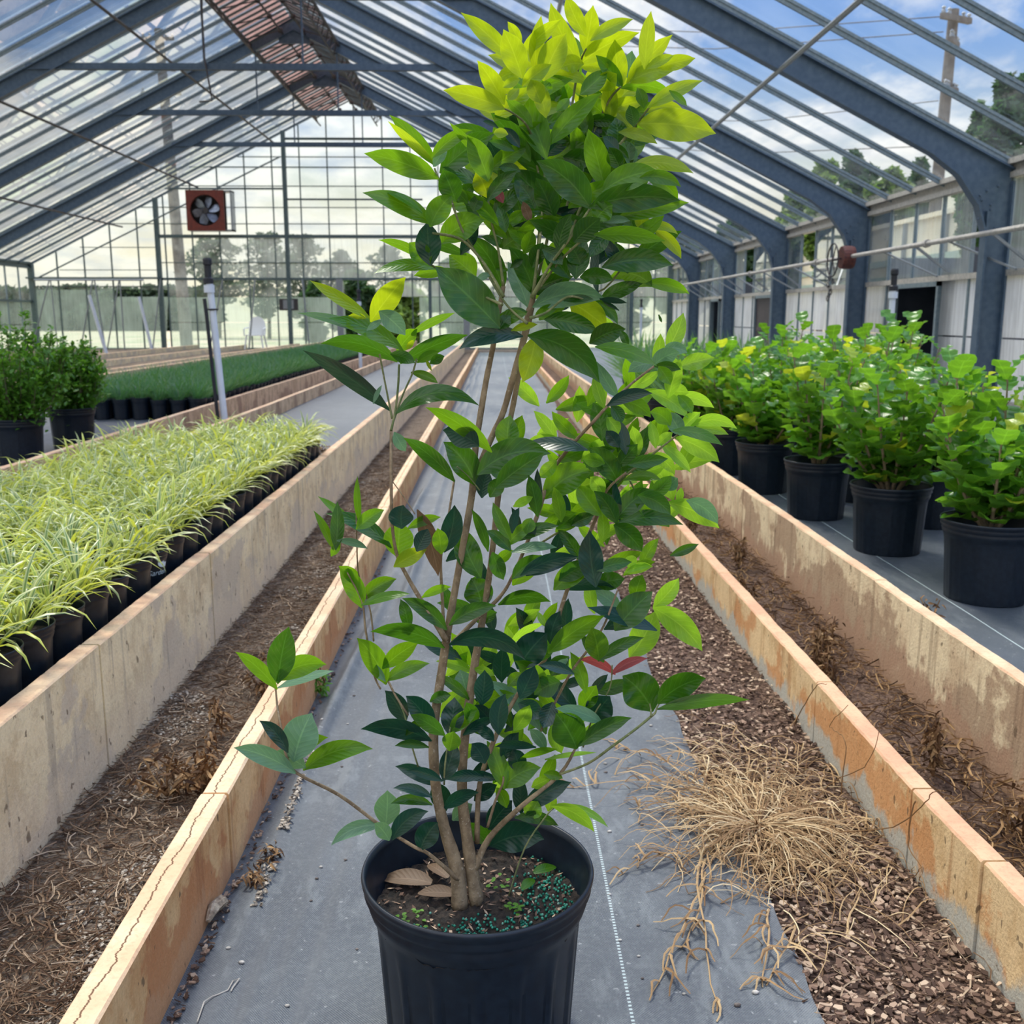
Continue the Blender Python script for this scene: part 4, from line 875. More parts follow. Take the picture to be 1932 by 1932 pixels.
# dark green grass pots
MT = [tuft(200+i, 60, (0.12, 0.28), 0.0075, (0.85, 1.55), (0.7, 2.2), [M['mondo'], M['spiky']], 0.85, 0.04, 4) for i in range(3)]
mprot = [potted('dark_lilyturf_plant', '', 'potted plant', 'dark green grass pots in the wide left bed', me_pot1, me_soil1, t_, PH*0.84) for t_ in MT]
mused = [False]*3; cnt = 0
mp1 = MB(); mrows = []
for r_ in range(92):
    y = 9.2+r_*0.172
    for c_ in range(8):
        x = -2.70-c_*0.172
        if cnt < 296:
            lab = ('dark green grass in a black pot, in the front row of its bed' if r_ == 0 else 'dark green grass in a black pot, in the row along the brown kerb' if c_ == 0 else 'dark green grass in a black pot, in the dense block behind the striped plants' if r_ < 20 else 'dark green grass in a black pot, deep in the block towards the gable')
            drop(mprot, mused, rnd.randrange(3), x+rnd.uniform(-.006, .006), y+rnd.uniform(-.006, .006), ZB, rnd.uniform(0, 6.28), rnd.uniform(.92, 1.06), lab); cnt += 1
        else: mrows.append((x, y))
mm = MB(); rr_ = random.Random(9)
for x, y in mrows:
    mm.lathe([(PR*.8, 0), (PR, PH), (PR*.9, PH*.9), (0, PH*.85)], 8, 0, (x, y, ZB))
    for _ in range(26):
        an = rr_.uniform(0, 6.28); b0 = len(mm.f); blade(mm, (x+.03*math.cos(an), y+.03*math.sin(an), ZB+PH*.85), an, rr_.uniform(.15, .26), rr_.uniform(.9, 1.5), rr_.uniform(.5, 1.7), 0.008, 3)
        for i in range(b0, len(mm.f)): mm.m[i] = 1
mo = mm.build('dark_green_grass_block', [M['pot'], M['mondo']]); tag(mo, 'far dense remainder of dark green grass pots reaching the gable', 'potted plants', kind='stuff')

# small leaved shrubs on the left
M['holly'] = leaf_mat('small_shrub_leaf', (.07, .20, .02), (.09, .22, .05), (.20, .46, .02), 0.35, 0.3, 0.7, 0.2)
R7, H7 = 0.165, 0.285
mp7 = pot_mesh(R7, H7, 128, 16, 0.0022); me_pot7 = mp7.mesh('nursery_pot', M['pot']); me_pot7.polygons.foreach_set('use_smooth', [True]*len(me_pot7.polygons)); me_soil7 = soil_mesh(R7*.9, H7*.80, 3).mesh('potting_soil', M['soil'])
def simple_leaf(mb, b, d, L, w_, nrm, m=0, n=3, curl=0.2, lobes=None):
    d = Vector(d).normalized(); nrm = Vector(nrm); s = d.cross(nrm).normalized(); nn = s.cross(d).normalized(); b = Vector(b); vs_ = []; uv = []
    for i in range(n+1):
        u = i/n
        ww = w_/2*(math.sin(math.pi*min(1, u*0.92+0.06))**0.7)
        if lobes: ww = w_/2*(math.sin(math.pi*min(1, (u**1.35)*0.90+0.07))**0.6)*(1+0.13*math.sin(u*lobes*6.28+1.2))
        c_ = b+d*(L*u)-nn*(curl*L*u*u); f = nn*ww*0.3
        if lobes: f = nn*(ww*(0.22+0.25*math.sin(u*lobes*6.28+0.3)))
        vs_ += [c_-s*ww+f, c_, c_+s*ww+f]; uv += [(u, 0), (u, .5), (u, 1)]
    mb.add(vs_, [(i*3+j, i*3+j+1, i*3+j+4, i*3+j+3) for i in range(n) for j in range(2)], m, uv)
def shrub_small(seed, h, rx, lab, x, y):
    rr = random.Random(seed); r_ = empty('small_leaved_shrub', (x, y, ZB), lab, 'shrub', 'small leaved shrubs in the wide left bed')
    bare('pot', me_pot7, r_); bare('soil', me_soil7, r_); st = MB(); fo = MB(); z0 = H7*.8
    for k in range(42):
        an = rr.uniform(0, 6.28); rad = rx*math.sqrt(rr.random()); top = Vector((rad*math.cos(an), rad*math.sin(an), z0+h*(1-0.35*(rad/rx)**2)*rr.uniform(.55, 1.0)))
        b = Vector((.02*math.cos(an), .02*math.sin(an), z0)); mid = b.lerp(top, .5)+Vector((.25*rad*math.cos(an), .25*rad*math.sin(an), -.02)); st.tube([b, mid, top], [.005, .003, .0015], 5)
        for q in range(150):
            u = rr.uniform(.18, 1.0); p = b*(1-u)**2+mid*2*u*(1-u)+top*u*u + Vector((rr.gauss(0, .035), rr.gauss(0, .035), rr.gauss(0, .03)))*(0.3 if u > .85 else 1.3)
            dd = Vector((rr.uniform(-1, 1), rr.uniform(-1, 1), rr.uniform(.0, 1.2))); simple_leaf(fo, p, dd, rr.uniform(.026, .046), .022, (rr.uniform(-.5, .5), rr.uniform(-.5, .5), 1), 0, 2)
    st.v = [(a, b, c) for a, b, c in st.v]; o1 = bpy.data.objects.new('stem', st.mesh('stem', M['bark'])); COL.objects.link(o1); o1.parent = r_
    o2 = bpy.data.objects.new('foliage', fo.mesh('foliage', M['holly'])); COL.objects.link(o2); o2.parent = r_
shrub_small(1, .60, .25, 'rounded small leaved green shrub in a black pot, right one of the pair', -3.0, 7.18)
shrub_small(2, .78, .34, 'taller small leaved green shrub in a black pot, at the left picture edge', -3.03, 6.42)
shrub_small(3, .70, .26, 'small leaved green shrub mostly outside the left picture edge', -3.75, 6.9)

# big lobed-leaf plants on the right
M['lobed'] = leaf_mat('lobed_leaf_green', (.065, .21, .02), (.10, .26, .04), (.24, .52, .02), 0.40, 0.28, 0.5, 0.25)
M['lobedy'] = leaf_mat('lobed_leaf_yellow', (.34, .46, .03), (.34, .44, .06), (.66, .76, .03), 0.45, 0.3, 0.3, 0.2)
M['twig'] = simple('plant_twig', (0.20, 0.14, 0.09), (0.30, 0.23, 0.15), 60, 0.8)
def lobed_plant(seed, h=0.72, n=9, rx=.30):
    rr = random.Random(seed); st = MB(); fo = MB()
    for k in range(n):
        an = 6.28*k/n+rr.uniform(-.3, .3); rad = rx*rr.uniform(.35, 1); hh = h*rr.uniform(.62, 1.0)*(1-.15*rad/rx)
        b = Vector((.012*math.cos(an), .012*math.sin(an), 0)); top = Vector((rad*math.cos(an), rad*math.sin(an), hh)); mid = b.lerp(top, .45)+Vector((rad*.12*math.cos(an), rad*.12*math.sin(an), -.03)); pts = [b*(1-u)**2+mid*2*u*(1-u)+top*u*u for u in (0, .2, .4, .6, .8, 1)]
        st.tube(pts, [.008, .007, .006, .005, .0035, .0025], 6)
        nl = 15
        for q in range(nl):
            u = .12+.88*(q+.5)/nl; p = b*(1-u)**2+mid*2*u*(1-u)+top*u*u; a2 = an+q*2.4+rr.uniform(-.5, .5)
            up_ = .35+1.3*u*rr.uniform(.5, 1); L = rr.uniform(.105, .15)*(1.1-.35*u)
            mi = 1 if rr.random() < .03+.16*max(0, u-.6)*2 else 0
            dd = Vector((math.cos(a2), math.sin(a2), up_)); st.tube([p, p+dd.normalized()*.02], .0018, 4)
            simple_leaf(fo, p+dd.normalized()*.018, dd, L, L*.78, (math.cos(a2)*-.5+rr.uniform(-.4, .4), math.sin(a2)*-.5+rr.uniform(-.4, .4), 1), mi, 9, rr.uniform(.05, .35), 2.6)
    s_ = st.mesh('stem', M['twig']); f_ = fo.mesh('foliage', [M['lobed'], M['lobedy']]); f_.polygons.foreach_set('use_smooth', [True]*len(f_.polygons)); return s_, f_
LP = [lobed_plant(300+i, h) for i, h in enumerate((.64, .72, .60, .78))]
lp = []
for s_, f_ in LP:
    r_ = empty('lobed_leaf_shrub', (0, 0, 0), '', 'potted plant', 'lobed leaf shrubs in big black pots on the right'); bare('pot', me_pot7, r_); bare('soil', me_soil7, r_); bare('stem', s_, r_, H7*.8); bare('foliage', f_, r_, H7*.8); lp.append(r_)
lu = [False]*4
spots = [(1.77, 3.50, 'nearest the camera, cut by the right picture edge', 2), (1.705, 4.26, 'second pot from the right edge, with bare fabric around it', 0), (1.63, 5.02, 'third pot along the tan kerb, wide rim tilted', 1), (1.56, 5.78, 'fourth pot along the tan kerb', 2),
    (1.53, 6.5, 'fifth pot along the tan kerb', 1), (1.52, 7.2, 'sixth pot along the tan kerb, partly behind the main shrub', 0), 
    (2.02, 3.92, 'directly behind the nearest pot', 0), (2.10, 4.80, 'behind the second pot from the right edge', 2), (2.02, 5.5, 'behind the third pot, tall with a shoot in front of the doorway', 3), (1.99, 6.25, 'second row behind the fourth pot', 1), (1.98, 7.0, 'second row behind the fifth pot', 3), 
    (2.44, 6.2, 'third row, in front of the dark doorway', 3), (2.44, 7.0, 'third row, left of the dark doorway', 1), (2.43, 7.8, 'third row, farther back', 0), (2.9, 7.4, 'fourth row, right of the white riser pipe foot', 3), (2.9, 8.2, 'fourth row, at the foot of the white riser pipe', 2), (2.30, 3.45, 'outside the right edge with leaves reaching into the picture', 1)]
for x, y, d_, i in spots: drop(lp, lu, i, x, y, 0.15, rnd.uniform(0, 6.28), 1.03, 'lobed leaf shrub, '+d_)
# spiky plants beyond
SPK = tuft(400, 210, (0.35, 0.62), 0.014, (0.6, 1.5), (0.2, 1.0), [M['spiky'], M['mondo']], .8, .06, 5)
sp_ = potted('spiky_grass_plant', '', 'potted plant', 'spiky dark green plants beyond the lobed shrubs', me_pot7, me_soil7, SPK, H7*.8); su = [False]
for k, (x, y) in enumerate([(1.5, 8.0), (1.97, 8.2), (1.5, 8.9), (1.95, 9.2), (1.5, 9.6), (2.0, 10.0), (2.45, 9.5), (1.55, 10.4), (2.1, 10.8), (2.6, 10.4), (3.0, 9.6), (3.1, 10.6), (1.6, 11.3), (2.2, 11.7), (2.8, 11.4), (3.5, 10.4)]):
    drop([sp_], su, 0, x, y, .15, rnd.uniform(0, 6.28), rnd.uniform(.95, 1.15), 'spiky dark green plant in a black pot, %s' % ('along the tan kerb beyond the lobed shrubs' if x < 1.7 else 'in the middle rows behind the lobed shrubs' if x < 2.7 else 'toward the right wall behind the lobed shrubs'))
# ================================================================ main shrub in the aisle
PX, PY, PZ = -0.030, 1.440, 0.008
RP, HP = 0.180, 0.300
ms_ = empty('potted_tea_olive_shrub', (PX, PY, PZ), 'tall many stemmed glossy leaved shrub in a big black pot in the middle aisle', 'potted shrub')
def shift(mb, dx, dy, dz): mb.v = [(a+dx, b+dy, c+dz) for a, b, c in mb.v]; return mb
mpb = pot_mesh(RP, HP, 240, 16, 0.004); shift(mpb, PX, PY, PZ); mpb.build('pot', M['pot'], ms_, True)
ZS = PZ + HP*0.79
msl = MB(); N_ = 64; RS = 0.163; vs_ = []
def soilz(x, y): return ZS + 0.008*n3(x*22, y*22) + 0.004*n3(x*70, y*70, 3) + 0.006*n3(x*140, y*140, 5)+0.012*gauss(math.hypot(x, y), 0, .05)
for j in range(N_+1):
    for i in range(N_+1):
        a = -1+2*i/N_; b = -1+2*j/N_; x = a*math.sqrt(1-b*b/2)*RS; y = b*math.sqrt(1-a*a/2)*RS; vs_.append((PX+x, PY+y, soilz(x, y)))
msl.add(vs_, [(j*(N_+1)+i, j*(N_+1)+i+1, (j+1)*(N_+1)+i+1, (j+1)*(N_+1)+i) for j in range(N_) for i in range(N_)]); msl.build('potting_soil', M['soil'], ms_, True)
M['prill'] = islandmat('green_prill', [(0, (0.006, 0.07, 0.05)), (0.5, (0.015, 0.17, 0.11)), (0.9, (0.06, 0.32, 0.22)), (1, (0.25, 0.38, 0.32))], 0.45)
mpl = MB(); rr = random.Random(3)
for k in range(900):
    while True:
        if k < 640: x, y = rr.gauss(.03, .055), rr.gauss(-.115, .028)
        else: x, y = rr.gauss(.115, .03), rr.gauss(.0, .07)
        if math.hypot(x, y) < .158: break
    mpl.ball((PX+x, PY+y, soilz(x, y)+.0018+0.002*rr.random()), .0022, 5)
tag(mpl.build('fertilizer_prills', M['prill'], ms_, True), 'green slow release fertilizer beads on the soil', kind='stuff')
mdb = MB()
for k in range(330):
    an = rr.uniform(0, 6.28); r_ = .155*math.sqrt(rr.random()); x, y = r_*math.cos(an), r_*math.sin(an); d = Vector((rr.uniform(-1, 1), rr.uniform(-1, 1), rr.uniform(-.3, .3))).normalized(); q = d.cross(Vector((rr.uniform(-.4, .4), rr.uniform(-.4, .4), 1))).normalized(); c_ = Vector((PX+x, PY+y, soilz(x, y)+.003)); a = rr.uniform(.003, .009); b = rr.uniform(.001, .0035)
    mdb.add([c_-d*a, c_+q*b, c_+d*a, c_-q*b], [(0, 1, 2, 3)])
tag(mdb.build('bark_bits', M['chips'], ms_), 'small bark bits on the potting soil', kind='stuff')
LM = dict(  # own leaf tones, with backlight and sheen mixed into the colours
 Y=leaf_mat('young_backlit_leaf', (.17, .31, .008), (.22, .36, .02), (.50, .62, .010), .58, .30, .25, .16),
 G=leaf_mat('mid_leaf', (.040, .145, .008), (.075, .20, .018), (.23, .46, .008), .50, .26, .35, .16),
 M=leaf_mat('deep_leaf', (.015, .075, .008), (.035, .115, .018), (.085, .24, .006), .42, .24, .4, .2),
 D=leaf_mat('dark_glossy_leaf', (.004, .042, .030), (.010, .06, .035), (.014, .075, .02), .22, .32, .4, .25, .6),
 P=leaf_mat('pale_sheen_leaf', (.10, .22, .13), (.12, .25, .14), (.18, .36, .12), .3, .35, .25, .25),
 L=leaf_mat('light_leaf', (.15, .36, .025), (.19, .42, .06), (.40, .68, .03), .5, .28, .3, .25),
 R=leaf_mat('red_new_leaf', (.24, .045, .055), (.24, .06, .07), (.45, .08, .07), .35, .4, .1, .3),
 B=leaf_mat('dry_brown_leaf', (.12, .07, .035), (.14, .085, .045), (.2, .12, .06), .15, .6, .2, .3))
